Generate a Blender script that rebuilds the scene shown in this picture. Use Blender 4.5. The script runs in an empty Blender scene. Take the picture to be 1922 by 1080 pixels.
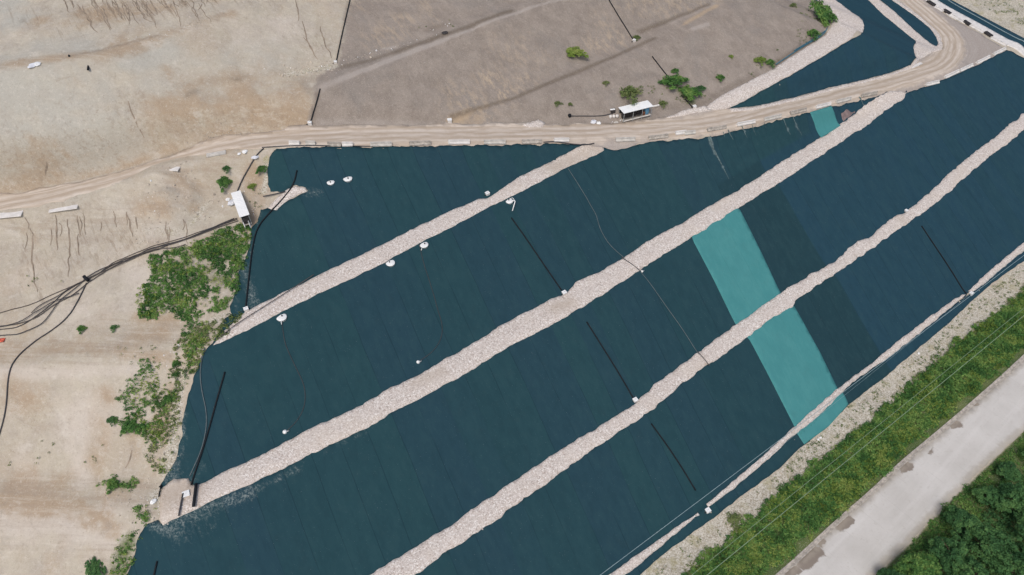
import bpy, math, random
import numpy as np
from mathutils.geometry import delaunay_2d_cdt
from mathutils import Vector, Matrix

rnd = random.Random(7)
rng = np.random.default_rng(11)

# ------------------------------------------------------------------ camera model
F, CX, CY = 1299.0, 961.0, 540.0
PITCH = math.radians(47.5)
CAMZ = 118.0
CAM = np.array([0.0, 0.0, CAMZ])
RT = np.array([1.0, 0, 0])
FW = np.array([0, math.cos(PITCH), -math.sin(PITCH)])
UP = np.array([0, math.sin(PITCH), math.cos(PITCH)])
AZ = math.radians(52.8)                       # bearing of the benches
D1 = np.array([math.sin(AZ), math.cos(AZ)])   # along the benches
D2 = np.array([-math.cos(AZ), math.sin(AZ)])  # up the slope

def rays(px):
    px = np.asarray(px, float).reshape(-1, 2)
    u = (px[:, 0] - CX) / F; v = (CY - px[:, 1]) / F
    return u[:, None] * RT + v[:, None] * UP + FW

def cast(px, hfun):
    """first hit of each photo ray with the height function"""
    d = rays(px); n = len(d)
    lo = np.full(n, 30.0); hi = np.full(n, np.nan); t = lo.copy()
    done = np.zeros(n, bool)
    while t.max() < 420 and not done.all():
        p = CAM + d * t[:, None]
        below = p[:, 2] < hfun(p[:, 0], p[:, 1])
        new = below & ~done
        hi[new] = t[new]; done |= new
        lo[~done] = t[~done]
        t = t + 0.7
    hi[~done] = 420
    for _ in range(22):
        m = (lo + hi) / 2
        p = CAM + d * m[:, None]
        below = p[:, 2] < hfun(p[:, 0], p[:, 1])
        hi = np.where(below, m, hi); lo = np.where(below, lo, m)
    return CAM + d * hi[:, None]

def ts(p):
    return p[..., 0] * D1[0] + p[..., 1] * D1[1], p[..., 0] * D2[0] + p[..., 1] * D2[1]

SLOPE = 0.52
TG = np.arange(-260.0, 520.0, 2.0)
def fit(t, s):
    o = np.argsort(t); t = t[o]; s = s[o]
    out = np.interp(TG, t, s)
    k = np.ones(5) / 5
    e = np.pad(out, 2, mode='edge'); out = np.convolve(e, k, 'valid')
    return out
LEV = []        # (s over TG, z)
def hcur(x, y):
    t = x * D1[0] + y * D1[1]; s = x * D2[0] + y * D2[1]
    sp = np.interp(t, TG, LEV[-1][0])
    return np.where(s < sp, LEV[-1][1] - 0.0 * s, LEV[-1][1] + SLOPE * (s - sp))

def add_level_flat(px):
    z = LEV[-1][1] + 0.15 if LEV else 0.0
    p = cast(px, lambda x, y: np.full_like(x, z)); t, s = ts(p)
    S = fit(t, s)
    if LEV: S = np.maximum(S, LEV[-1][0] + 0.05)
    LEV.append((S, z))
def add_level_up(px, core=None):
    """lower edge of the next bench; core = slice of px used for its height"""
    p = cast(px, hcur)
    z = float(np.median(p[slice(None) if core is None else core, 2]))
    p = cast(px, lambda x, y: np.full_like(x, z)); t, s = ts(p)
    S = np.maximum(fit(t, s), LEV[-1][0] + 1.0)
    LEV.append((S, z))

TOE = [(-200,1720),(300,1700),(600,1560),(900,1310),(1200,1080),(1240,1043),(1332,977),(1462,880),(1555,800),(1642,720),(1725,653),(1829,560),(1922,490),(2200,280)]
B3L = [(-200,1420),(60,1420),(300,1345),(520,1230),(787,1073),(883,1007),(967,950),(1087,863),(1180,800),(1280,730),(1375,655),(1489,573),(1599,493),(1702,422),(1782,360),(1862,290),(1922,243),(2200,10)]
B3U = [(-200,1345),(100,1340),(250,1325),(420,1240),(560,1160),(697,1080),(833,997),(927,930),(1023,865),(1107,812),(1173,770),(1233,720),(1312,662),(1422,580),(1532,510),(1609,453),(1699,398),(1775,330),(1862,263),(1915,217),(2200,-20)]
B2L = [(-150,950),(0,950),(120,952),(220,968),(297,980),(370,953),(467,910),(580,853),(697,798),(837,720),(933,665),(1033,610),(1140,547),(1227,490),(1382,393),(1515,310),(1659,210),(1702,175),(1900,60)]
B2U = [(-150,890),(0,890),(100,893),(230,903),(310,915),(372,912),(467,867),(583,805),(680,760),(823,683),(967,597),(1060,553),(1170,485),(1332,388),(1495,287),(1602,217),(1669,172),(1880,40)]
B1L = [(-150,715),(0,690),(150,672),(300,662),(400,650),(467,620),(587,558),(707,502),(923,388),(1063,315),(1133,283),(1260,240),(1370,205),(1482,143),(1549,103),(1619,62),(1700,5)]
B1U = [(-150,665),(0,645),(100,632),(250,612),(360,600),(417,615),(463,583),(533,550),(640,498),(783,427),(897,375),(1040,300),(1100,272),(1230,222),(1332,185),(1449,133),(1549,67),(1640,5)]
U1L = [(-150,395),(0,380),(300,330),(600,310),(800,255),(870,230),(1000,183),(1120,127),(1230,80),(1345,30),(1480,-40)]
U1U = [(-150,394),(0,379),(300,329),(600,309),(780,255),(850,228),(983,172),(1107,107),(1223,57),(1320,8),(1450,-62)]
U2L = [(-150,300),(0,270),(300,222),(450,190),(570,165),(640,147),(740,110),(840,72),(957,30),(1040,0),(1200,-60)]
U2U = [(-150,298),(0,268),(300,218),(450,180),(560,140),(640,117),(740,87),(857,42),(973,0),(1120,-60)]
U3L = [(-150,145),(0,132),(127,126),(187,108),(267,80),(350,57),(430,30),(500,-5),(600,-60)]
U3U = [(-150,130),(0,118),(127,112),(187,92),(267,60),(350,35),(430,5),(500,-35),(600,-90)]
U4 = [(-150,-40),(100,-60),(300,-120),(600,-220)]
def dens(px, n=6):
    px = np.array(px, float); out = []
    for a, b in zip(px[:-1], px[1:]):
        for k in range(n): out.append(a + (b - a) * k / n)
    out.append(px[-1]); return np.array(out)
add_level_flat(dens(TOE))
def core(px, a, b):
    d = dens(px); return np.where((d[:, 0] > a) & (d[:, 0] < b))[0]
for lo, up, a, b in ((B3L, B3U, 800, 1900), (B2L, B2U, 400, 1650), (B1L, B1U, 450, 1100), (U1L, U1U, 880, 1300), (U2L, U2U, 640, 1040), (U3L, U3U, 0, 430)):
    add_level_up(dens(lo), core(lo, a, b)); add_level_flat(dens(up))
CORNER = (176.8, 195.3)    # bench ends where the slope turns the corner
def face_b(t):
    k = SLOPE
    z2 = LEV[4][1]; z1 = LEV[6][1]
    return np.interp(t, [100, 172.3, 176.8, 195.3, 203.0, 207.0, 226.0, 236.0, 400.0],
                     [z1 + (172.3 - 100) * k, z1, z1, z2, z2 - 0.2, z2 - 1.6, z2 - 2.0, z2 - 2.2, z2 - 3.0])

# ------------------------------------------------------------------ height grid
GS = 0.8
GX = np.arange(-150, 235.1, GS); GY = np.arange(0, 300.1, GS)
XX, YY = np.meshgrid(GX, GY)

def loft(x, y):
    t = x * D1[0] + y * D1[1]; s = x * D2[0] + y * D2[1]
    S = [np.interp(t, TG, L[0]) for L in LEV]; Z = [L[1] for L in LEV]
    out = np.where(s < S[0], 0.0, 0.0) + 0.0 * s
    for i in range(len(S) - 1):
        f = np.clip((s - S[i]) / np.maximum(S[i + 1] - S[i], 0.01), 0, 1)
        out = out + f * (Z[i + 1] - Z[i])
    out = out + np.clip(s - S[-1], 0, 40) * 0.05
    return np.minimum(out, face_b(t))

def blur(a, sig):
    r = int(3 * sig / GS) + 1
    k = np.exp(-0.5 * (np.arange(-r, r + 1) * GS / sig) ** 2); k /= k.sum()
    b = np.pad(a, ((r, r), (r, r)), mode='edge')
    b = np.apply_along_axis(lambda m: np.convolve(m, k, 'valid'), 0, b)
    return np.apply_along_axis(lambda m: np.convolve(m, k, 'valid'), 1, b)

def vnoise(x, y, scale, seed):
    r = np.random.default_rng(seed).random((256, 256))
    x = x / scale + 500.3; y = y / scale + 300.7
    xi = np.floor(x).astype(int); yi = np.floor(y).astype(int)
    fx = x - xi; fy = y - yi; fx = fx * fx * (3 - 2 * fx); fy = fy * fy * (3 - 2 * fy)
    g = lambda a, b: r[a % 256, b % 256]
    return (g(xi, yi) * (1 - fx) + g(xi + 1, yi) * fx) * (1 - fy) + (g(xi, yi + 1) * (1 - fx) + g(xi + 1, yi + 1) * fx) * fy - 0.5

def fbm(x, y, scale, seed, n=3):
    return sum(vnoise(x, y, scale / 2 ** i, seed + i) / 1.8 ** i for i in range(n))

HG = loft(XX, YY)
def H(x, y):
    fx = np.clip((x - GX[0]) / GS, 0, len(GX) - 1.001); fy = np.clip((y - GY[0]) / GS, 0, len(GY) - 1.001)
    i = fx.astype(int); j = fy.astype(int); u = fx - i; v = fy - j
    return (HG[j, i] * (1 - u) + HG[j, i + 1] * u) * (1 - v) + (HG[j + 1, i] * (1 - u) + HG[j + 1, i + 1] * u) * v

def seg_dist(x, y, pts, closed=False):
    """distance, along position and signed side to a polyline (numpy arrays)"""
    shp = x.shape; x = x.ravel(); y = y.ravel()
    P = np.asarray(pts)[:, :2]
    if closed: P = np.vstack([P, P[:1]])
    best = np.full(len(x), 1e9); along = np.zeros(len(x)); side = np.ones(len(x)); L = 0.0
    for a, b in zip(P[:-1], P[1:]):
        d = b - a; l = math.hypot(*d)
        if l < 1e-6: continue
        q = np.clip(((x - a[0]) * d[0] + (y - a[1]) * d[1]) / l / l, 0, 1)
        dx = x - a[0] - q * d[0]; dy = y - a[1] - q * d[1]
        e = np.hypot(dx, dy); m = e < best
        best[m] = e[m]; along[m] = L + q[m] * l
        side[m] = np.sign(d[0] * dy[m] - d[1] * dx[m])
        L += l
    return best.reshape(shp), along.reshape(shp), side.reshape(shp)

def inside(x, y, pts):
    P = np.asarray(pts)[:, :2]; r = np.zeros(x.shape, bool)
    for a, b in zip(P, np.roll(P, -1, axis=0)):
        if a[1] == b[1]: continue
        c = ((a[1] > y) != (b[1] > y)) & (x < (b[0] - a[0]) * (y - a[1]) / (b[1] - a[1]) + a[0])
        r ^= c
    return r
def sdf(x, y, pts):
    d = seg_dist(x, y, pts, True)[0]
    return np.where(inside(x, y, pts), d, -d)
def sstep(a, b, x):
    q = np.clip((x - a) / (b - a), 0, 1); return q * q * (3 - 2 * q)
def chaikin(p, n=2, closed=False):
    p = np.array(p, float)
    for _ in range(n):
        if closed:
            q = np.roll(p, -1, axis=0); p = np.stack([.75 * p + .25 * q, .25 * p + .75 * q], 1).reshape(-1, p.shape[1])
        else:
            a, b = p[:-1], p[1:]
            p = np.vstack([p[:1], np.stack([.75 * a + .25 * b, .25 * a + .75 * b], 1).reshape(-1, p.shape[1]), p[-1:]])
    return p

# ramp road carved level across its width
ROADC = [(-260,440),(-150,416),(0,382),(120,360),(250,328),(350,290),(440,264),(560,255),(700,254),(850,252),(1000,250),(1130,250),(1250,240),(1333,232),(1450,205),(1565,180),(1660,155),(1730,138),(1778,112),(1788,80),(1762,45),(1715,8),(1650,-45),(1590,-95)]
roadc = cast(chaikin(ROADC, 2), H)
def resample(p, step):
    d = np.r_[0, np.cumsum(np.linalg.norm(np.diff(p, axis=0), axis=1))]
    n = max(2, int(d[-1] / step) + 1); q = np.linspace(0, d[-1], n)
    return np.stack([np.interp(q, d, p[:, k]) for k in range(p.shape[1])], 1)
roadc = resample(roadc, 1.0)
rz = H(roadc[:, 0], roadc[:, 1]); kk = np.exp(-0.5 * (np.arange(-30, 31) / 12.0) ** 2); kk /= kk.sum()
rz = np.convolve(np.pad(rz, 30, mode='edge'), kk, 'valid'); roadc[:, 2] = rz
RL = np.r_[0, np.cumsum(np.hypot(*np.diff(roadc[:, :2], axis=0).T))]
dR, aR, sR = seg_dist(XX, YY, roadc)
zr = np.interp(aR, RL, rz)
w = 1 - sstep(2.6, 5.4, dR)
HG = HG * (1 - w) + zr * w
HG = blur(HG, 0.75)
HG_SMOOTH = HG.copy()

# ------------------------------------------------------------------ scene helpers
S = bpy.context.scene; COL = S.collection
def link(o, parent=None):
    COL.objects.link(o)
    if parent is not None: o.parent = parent
    return o
def mesh(name, V, Fc, mat=None, parent=None, smooth=True):
    me = bpy.data.meshes.new(name)
    V = np.asarray(V, np.float32)
    if isinstance(Fc, np.ndarray):
        n, k = Fc.shape
        me.vertices.add(len(V)); me.vertices.foreach_set('co', V.ravel())
        me.loops.add(n * k); me.loops.foreach_set('vertex_index', Fc.astype(np.int32).ravel())
        me.polygons.add(n); me.polygons.foreach_set('loop_start', np.arange(0, n * k, k, dtype=np.int32))
        me.update(calc_edges=True)
    else:
        me.from_pydata([tuple(map(float, v)) for v in V], [], Fc)
    if smooth: me.polygons.foreach_set('use_smooth', np.ones(len(me.polygons), bool))
    if mat: me.materials.append(mat)
    me.validate(); me.update()
    return link(bpy.data.objects.new(name, me), parent)
def tag(o, label=None, cat=None, group=None, kind=None):
    if label: o['label'] = label
    if cat: o['category'] = cat
    if group: o['group'] = group
    if kind: o['kind'] = kind
    return o
def empty(name, loc, rz=0.0, rot=None):
    o = bpy.data.objects.new(name, None); link(o); o.location = loc
    o.rotation_euler = rot if rot else (0, 0, rz); o.empty_display_size = 0.3
    return o
def colattr(me, name, A):
    A = np.asarray(A, np.float32); a = me.attributes.new(name, 'FLOAT_COLOR', 'POINT')
    a.data.foreach_set('color', np.hstack([A, np.ones((len(A), 1), np.float32)]).ravel())
def fattr(me, name, A):
    a = me.attributes.new(name, 'FLOAT', 'POINT'); a.data.foreach_set('value', np.asarray(A, np.float32))

class MB:
    """collects boxes, tubes and lathes into one mesh"""
    def __init__(s): s.v = []; s.f = []
    def add(s, V, Fs):
        k = len(s.v); s.v += [tuple(map(float, v)) for v in V]; s.f += [tuple(i + k for i in f) for f in Fs]; return s
    def box(s, c, d, rz=0.0, bev=0.0, M=None):
        hx, hy, hz = d[0] / 2, d[1] / 2, d[2] / 2; b = min(bev, hx * .9, hy * .9, hz * .9)
        if b <= 0:
            V = [(x, y, z) for z in (-hz, hz) for x, y in ((-hx, -hy), (hx, -hy), (hx, hy), (-hx, hy))]
            Fs = [(3, 2, 1, 0), (4, 5, 6, 7)] + [(i, (i + 1) % 4, 4 + (i + 1) % 4, 4 + i) for i in range(4)]
        else:
            ring = lambda ex, ey, z: [(-hx + ex, -hy, z), (hx - ex, -hy, z), (hx, -hy + ey, z), (hx, hy - ey, z), (hx - ex, hy, z), (-hx + ex, hy, z), (-hx, hy - ey, z), (-hx, -hy + ey, z)]
            ins = [(x * (hx - b) / hx, y * (hy - b) / hy, 0) for x, y, _ in ring(b, b, 0)]
            V = [(x, y, -hz) for x, y, _ in ins] + ring(b, b, -hz + b) + ring(b, b, hz - b) + [(x, y, hz) for x, y, _ in ins]
            Fs = [tuple(range(7, -1, -1)), tuple(range(24, 32))]
            for r in range(3): Fs += [(r * 8 + i, r * 8 + (i + 1) % 8, r * 8 + 8 + (i + 1) % 8, r * 8 + 8 + i) for i in range(8)]
        cs, sn = math.cos(rz), math.sin(rz)
        V = [(c[0] + x * cs - y * sn, c[1] + x * sn + y * cs, c[2] + z) for x, y, z in V]
        if M is not None: V = [tuple(M @ Vector(v)) for v in V]
        return s.add(V, Fs)
    def tube(s, P, r, n=8, cap=True):
        P = [Vector(p) for p in P]; R = r if hasattr(r, '__len__') else [r] * len(P); V = []; up = Vector((0, 0, 1))
        for i, p in enumerate(P):
            d = (P[min(i + 1, len(P) - 1)] - P[max(i - 1, 0)]).normalized()
            a = d.cross(up if abs(d.z) < .95 else Vector((1, 0, 0))).normalized(); b = a.cross(d)
            for k in range(n):
                w = 2 * math.pi * k / n; V.append(p + (a * math.cos(w) + b * math.sin(w)) * R[i])
        Fs = [(i * n + k, i * n + (k + 1) % n, (i + 1) * n + (k + 1) % n, (i + 1) * n + k) for i in range(len(P) - 1) for k in range(n)]
        if cap: Fs += [tuple(range(n - 1, -1, -1)), tuple((len(P) - 1) * n + k for k in range(n))]
        return s.add(V, Fs)
    def lathe(s, prof, c=(0, 0, 0), n=24):
        V = [(c[0] + r * math.cos(2 * math.pi * k / n), c[1] + r * math.sin(2 * math.pi * k / n), c[2] + z) for r, z in prof for k in range(n)]
        Fs = [(i * n + k, i * n + (k + 1) % n, (i + 1) * n + (k + 1) % n, (i + 1) * n + k) for i in range(len(prof) - 1) for k in range(n)]
        Fs += [tuple(range(n - 1, -1, -1)), tuple((len(prof) - 1) * n + k for k in range(n))]
        return s.add(V, Fs)
    def build(s, name, mat, parent=None, smooth=False):
        return mesh(name, s.v, s.f, mat, parent, smooth)

# ------------------------------------------------------------------ materials
class NT:
    def __init__(s, name, rough=0.9, spec=0.2):
        s.m = bpy.data.materials.new(name); s.m.use_nodes = True; s.t = s.m.node_tree
        s.b = s.t.nodes['Principled BSDF']; s.b.inputs['Roughness'].default_value = rough
        s.b.inputs['Specular IOR Level'].default_value = spec
        s.geo = s.n('ShaderNodeNewGeometry'); s.pos = s.geo.outputs['Position']
    def n(s, ty, **kw):
        x = s.t.nodes.new(ty)
        for k, v in kw.items(): setattr(x, k, v)
        return x
    def set(s, inp, v):
        if isinstance(v, bpy.types.NodeSocket): s.t.links.new(v, inp)
        elif isinstance(v, tuple) and len(v) == 3 and inp.type == 'RGBA': inp.default_value = (*v, 1)
        else: inp.default_value = v
    def mapping(s, vec, rot=0.0, scale=(1, 1, 1), loc=(0, 0, 0)):
        if rot and tuple(scale) != (1, 1, 1): vec = s.mapping(vec, rot); rot = 0.0    # turn first, then stretch
        x = s.n('ShaderNodeMapping'); s.set(x.inputs[0], vec); x.inputs['Rotation'].default_value = (0, 0, rot)
        x.inputs['Scale'].default_value = scale; x.inputs['Location'].default_value = loc; return x.outputs[0]
    def noise(s, scale, detail=3, rough=.55, vec=None, dist=0.0, color=False):
        x = s.n('ShaderNodeTexNoise'); s.set(x.inputs['Vector'], vec if vec else s.pos)
        x.inputs['Scale'].default_value = scale; x.inputs['Detail'].default_value = detail
        x.inputs['Roughness'].default_value = rough; x.inputs['Distortion'].default_value = dist
        return x.outputs['Color' if color else 'Fac']
    def voro(s, scale, vec=None, out='Color', feature='F1'):
        x = s.n('ShaderNodeTexVoronoi', feature=feature); s.set(x.inputs['Vector'], vec if vec else s.pos); x.inputs['Scale'].default_value = scale
        return x.outputs[out]
    def math(s, op, a, b=0.0, c=None, clamp=False):
        x = s.n('ShaderNodeMath', operation=op, use_clamp=clamp); s.set(x.inputs[0], a); s.set(x.inputs[1], b)
        if c is not None: s.set(x.inputs[2], c)
        return x.outputs[0]
    def rng(s, v, a, b, c=0.0, d=1.0):
        x = s.n('ShaderNodeMapRange', interpolation_type='SMOOTHSTEP'); s.set(x.inputs[0], v)
        for i, q in enumerate((a, b, c, d)): x.inputs[i + 1].default_value = q
        return x.outputs[0]
    def mix(s, f, a, b, mode='MIX'):
        x = s.n('ShaderNodeMix', data_type='RGBA', blend_type=mode); s.set(x.inputs[0], f); s.set(x.inputs[6], a); s.set(x.inputs[7], b); return x.outputs[2]
    def ramp(s, f, stops):
        x = s.n('ShaderNodeValToRGB'); s.set(x.inputs[0], f); e = x.color_ramp.elements
        while len(e) < len(stops): e.new(.5)
        for q, (p, c) in zip(e, stops): q.position = p; q.color = (*c, 1)
        return x.outputs[0]
    def attr(s, name):
        x = s.n('ShaderNodeAttribute'); x.attribute_name = name; return x
    def sep(s, name):
        a = s.attr(name); x = s.n('ShaderNodeSeparateColor'); s.set(x.inputs[0], a.outputs['Color']); return x.outputs
    def xyz(s, v):
        x = s.n('ShaderNodeSeparateXYZ'); s.set(x.inputs[0], v); return x.outputs
    def bump(s, h, strength, dist):
        x = s.n('ShaderNodeBump'); x.inputs['Strength'].default_value = strength; x.inputs['Distance'].default_value = dist
        s.set(x.inputs['Height'], h); s.set(s.b.inputs['Normal'], x.outputs[0])
    def color(s, c): s.set(s.b.inputs['Base Color'], c); return s.m
ROT = -(math.pi / 2 - AZ)     # turns world x, y into along-bench, up-slope

def plain(name, c, rough=.7, spec=.3, var=.12, scale=1.5, metal=0.0):
    n = NT(name, rough, spec); n.b.inputs['Metallic'].default_value = metal
    f = n.rng(n.noise(scale, 4, .6), .3, .7)
    return n.color(n.mix(f, tuple(q * (1 - var) for q in c), tuple(min(1, q * (1 + var)) for q in c)))

def soil_mat():
    n = NT('soil', .95, .1)
    A = n.sep('ma'); B = n.sep('mb'); C = n.sep('mc')
    big = n.noise(.045, 4, .6); mid = n.noise(.28, 5, .65); fine = n.noise(2.2, 4, .7); peb = n.noise(6.5, 2, .6)
    slope = n.mapping(n.pos, ROT, (1.0, .10, 1.0)); run = n.noise(1.1, 4, .7, slope); runl = n.noise(.55, 6, .72, n.mapping(n.pos, -.08, (1.0, .12, 1.0)), .3); tyre = n.noise(.9, 4, .7, n.mapping(n.pos, .04, (.05, 1.0, 1.0)))
    ragged = n.math('SUBTRACT', n.math('ADD', mid, n.math('MULTIPLY', fine, .45)), .72)
    soft = n.math('SUBTRACT', n.math('ADD', n.math('MULTIPLY', n.noise(.13, 6, .6, dist=.6), .7), n.math('MULTIPLY', n.noise(.5, 4, .7, n.mapping(n.pos, ROT, (1.0, .35, 1.0))), .3)), .5)
    def smask(o, k, a, b): return n.rng(n.math('ADD', o, n.math('MULTIPLY', n.math('MULTIPLY', soft, k), n.rng(o, 0.0, .3))), a, b)
    def mask(o, k=.9, a=.35, b=.65): return n.rng(n.math('ADD', o, n.math('MULTIPLY', ragged, k)), a, b)
    c = n.mix(n.rng(big, .35, .65), (.465, .42, .335), (.51, .46, .37))
    c = n.mix(n.rng(mid, .35, .72), c, (.425, .378, .315))
    c = n.mix(n.math('MULTIPLY', n.rng(runl, .50, .70), .42), c, (.37, .315, .25))
    c = n.mix(n.math('MULTIPLY', n.rng(runl, .46, .30), .35), c, (.57, .53, .455))
    c = n.mix(n.math('MULTIPLY', n.rng(n.noise(.07, 8, .72, dist=.8), .52, .60), .4), c, (.40, .335, .26))
    c = n.mix(n.math('MULTIPLY', n.rng(n.noise(.8, 5, .75, n.mapping(n.pos, ROT + 1.2, (1., .3, 1.))), .5, .75), .35), c, (.56, .515, .45))
    c = n.mix(n.math('MULTIPLY', n.rng(n.noise(.10, 6, .7), .5, .62), .35), c, (.44, .36, .27))
    c = n.mix(n.math('MULTIPLY', smask(A[2], 2.0, .1, .9), .75), c, (.43, .425, .38))
    c = n.mix(n.math('MULTIPLY', smask(B[0], 2.4, .15, .95), .8), c, (.56, .505, .44))
    c = n.mix(n.math('MULTIPLY', smask(A[1], 3.2, .1, 1.0), .85), c, (.375, .282, .190))
    c = n.mix(n.math('MULTIPLY', n.rng(n.noise(.35, 7, .75, dist=.5), .55, .66), .45), c, (.335, .285, .23))
    c = n.mix(n.math('MULTIPLY', n.rng(n.noise(.22, 7, .75, n.mapping(n.pos, .3, (1., 1.6, 1.))), .55, .68), .4), c, (.60, .565, .50))
    crisp = n.noise(1.4, 8, .82)
    c = n.mix(n.math('MULTIPLY', n.rng(crisp, .53, .62), .2), c, (.32, .27, .215))
    c = n.mix(n.math('MULTIPLY', n.rng(crisp, .46, .38), .34), c, (.66, .62, .55))
    E0 = n.sep('md')
    c = n.mix(n.math('MULTIPLY', n.math('MULTIPLY', n.rng(tyre, .50, .60), n.rng(E0[2], .1, .7)), .42), c, (.35, .28, .215))
    c = n.mix(n.math('MULTIPLY', n.math('MULTIPLY', n.rng(tyre, .46, .36), n.rng(E0[2], .1, .7)), .35), c, (.58, .52, .44))
    # grey cover soil
    cv = n.mix(n.rng(mid, .3, .7), (.25, .214, .183), (.312, .27, .232))
    cv = n.mix(n.math('MULTIPLY', n.rng(run, .50, .64), .35), cv, (.37, .325, .28))
    cv = n.mix(n.math('MULTIPLY', n.rng(n.noise(1.6, 5, .8), .52, .66), .4), cv, (.175, .145, .12))
    cv = n.mix(n.math('MULTIPLY', n.rng(n.noise(.06, 7, .7, dist=.6), .50, .60), .3), cv, (.22, .205, .19))
    straw = n.noise(.9, 3, .75, n.mapping(n.pos, ROT + .05, (1.0, .13, 1.0)))
    cv = n.mix(n.math('MULTIPLY', n.math('MULTIPLY', n.rng(straw, .45, .62), C[1]), .8), cv, (.46, .37, .27))
    E = n.sep('md')
    cv = n.mix(n.math('MULTIPLY', n.rng(n.math('ADD', E[0], n.math('MULTIPLY', ragged, .5)), .2, .9), .8), cv, (.385, .345, .31))
    cv = n.mix(n.math('MULTIPLY', n.rng(n.math('ADD', E[1], n.math('MULTIPLY', ragged, .8)), .25, .9), .85), cv, (.43, .33, .225))
    c = n.mix(smask(A[0], 2.4, .25, .75), c, cv)
    # stones of the foot strip
    st = n.voro(5.5); stf = n.n('ShaderNodeSeparateColor'); n.set(stf.inputs[0], st)
    gv = n.ramp(stf.outputs[0], [(0, (.30, .265, .20)), (.45, (.46, .425, .345)), (1, (.62, .59, .52))])
    gv = n.mix(n.math('MULTIPLY', n.rng(mid, .5, .68), .6), gv, (.33, .30, .16))
    c = n.mix(mask(B[1], .4, .35, .65), c, gv)
    c = n.mix(mask(B[2], .5, .3, .7), c, n.mix(n.rng(mid, .3, .7), (.055, .10, .03), (.13, .16, .06)))
    c = n.mix(n.math('MULTIPLY', n.rng(C[2], .1, .9), .8), c, (.15, .12, .09))
    # speckle, tyre and water streaks
    c = n.mix(n.math('MULTIPLY', n.rng(peb, .56, .72), .42), c, (.63, .59, .52))
    c = n.mix(n.math('MULTIPLY', n.rng(n.noise(4.0, 3, .7), .58, .72), .45), c, (.20, .16, .12))
    vst = n.noise(1.6, 3, .65, n.mapping(n.pos, ROT + .05, (1.0, .06, 1.0)))
    c = n.mix(n.math('MULTIPLY', n.math('MULTIPLY', n.rng(vst, .52, .66), C[0]), .75), c, (.23, .175, .125))
    hgt = n.math('ADD', n.math('MULTIPLY', mid, 1.0), n.math('ADD', n.math('MULTIPLY', fine, .35), n.math('MULTIPLY', n.math('MULTIPLY', vst, C[0]), -.9)))
    n.bump(hgt, .7, .25)
    return n.color(c)

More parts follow.
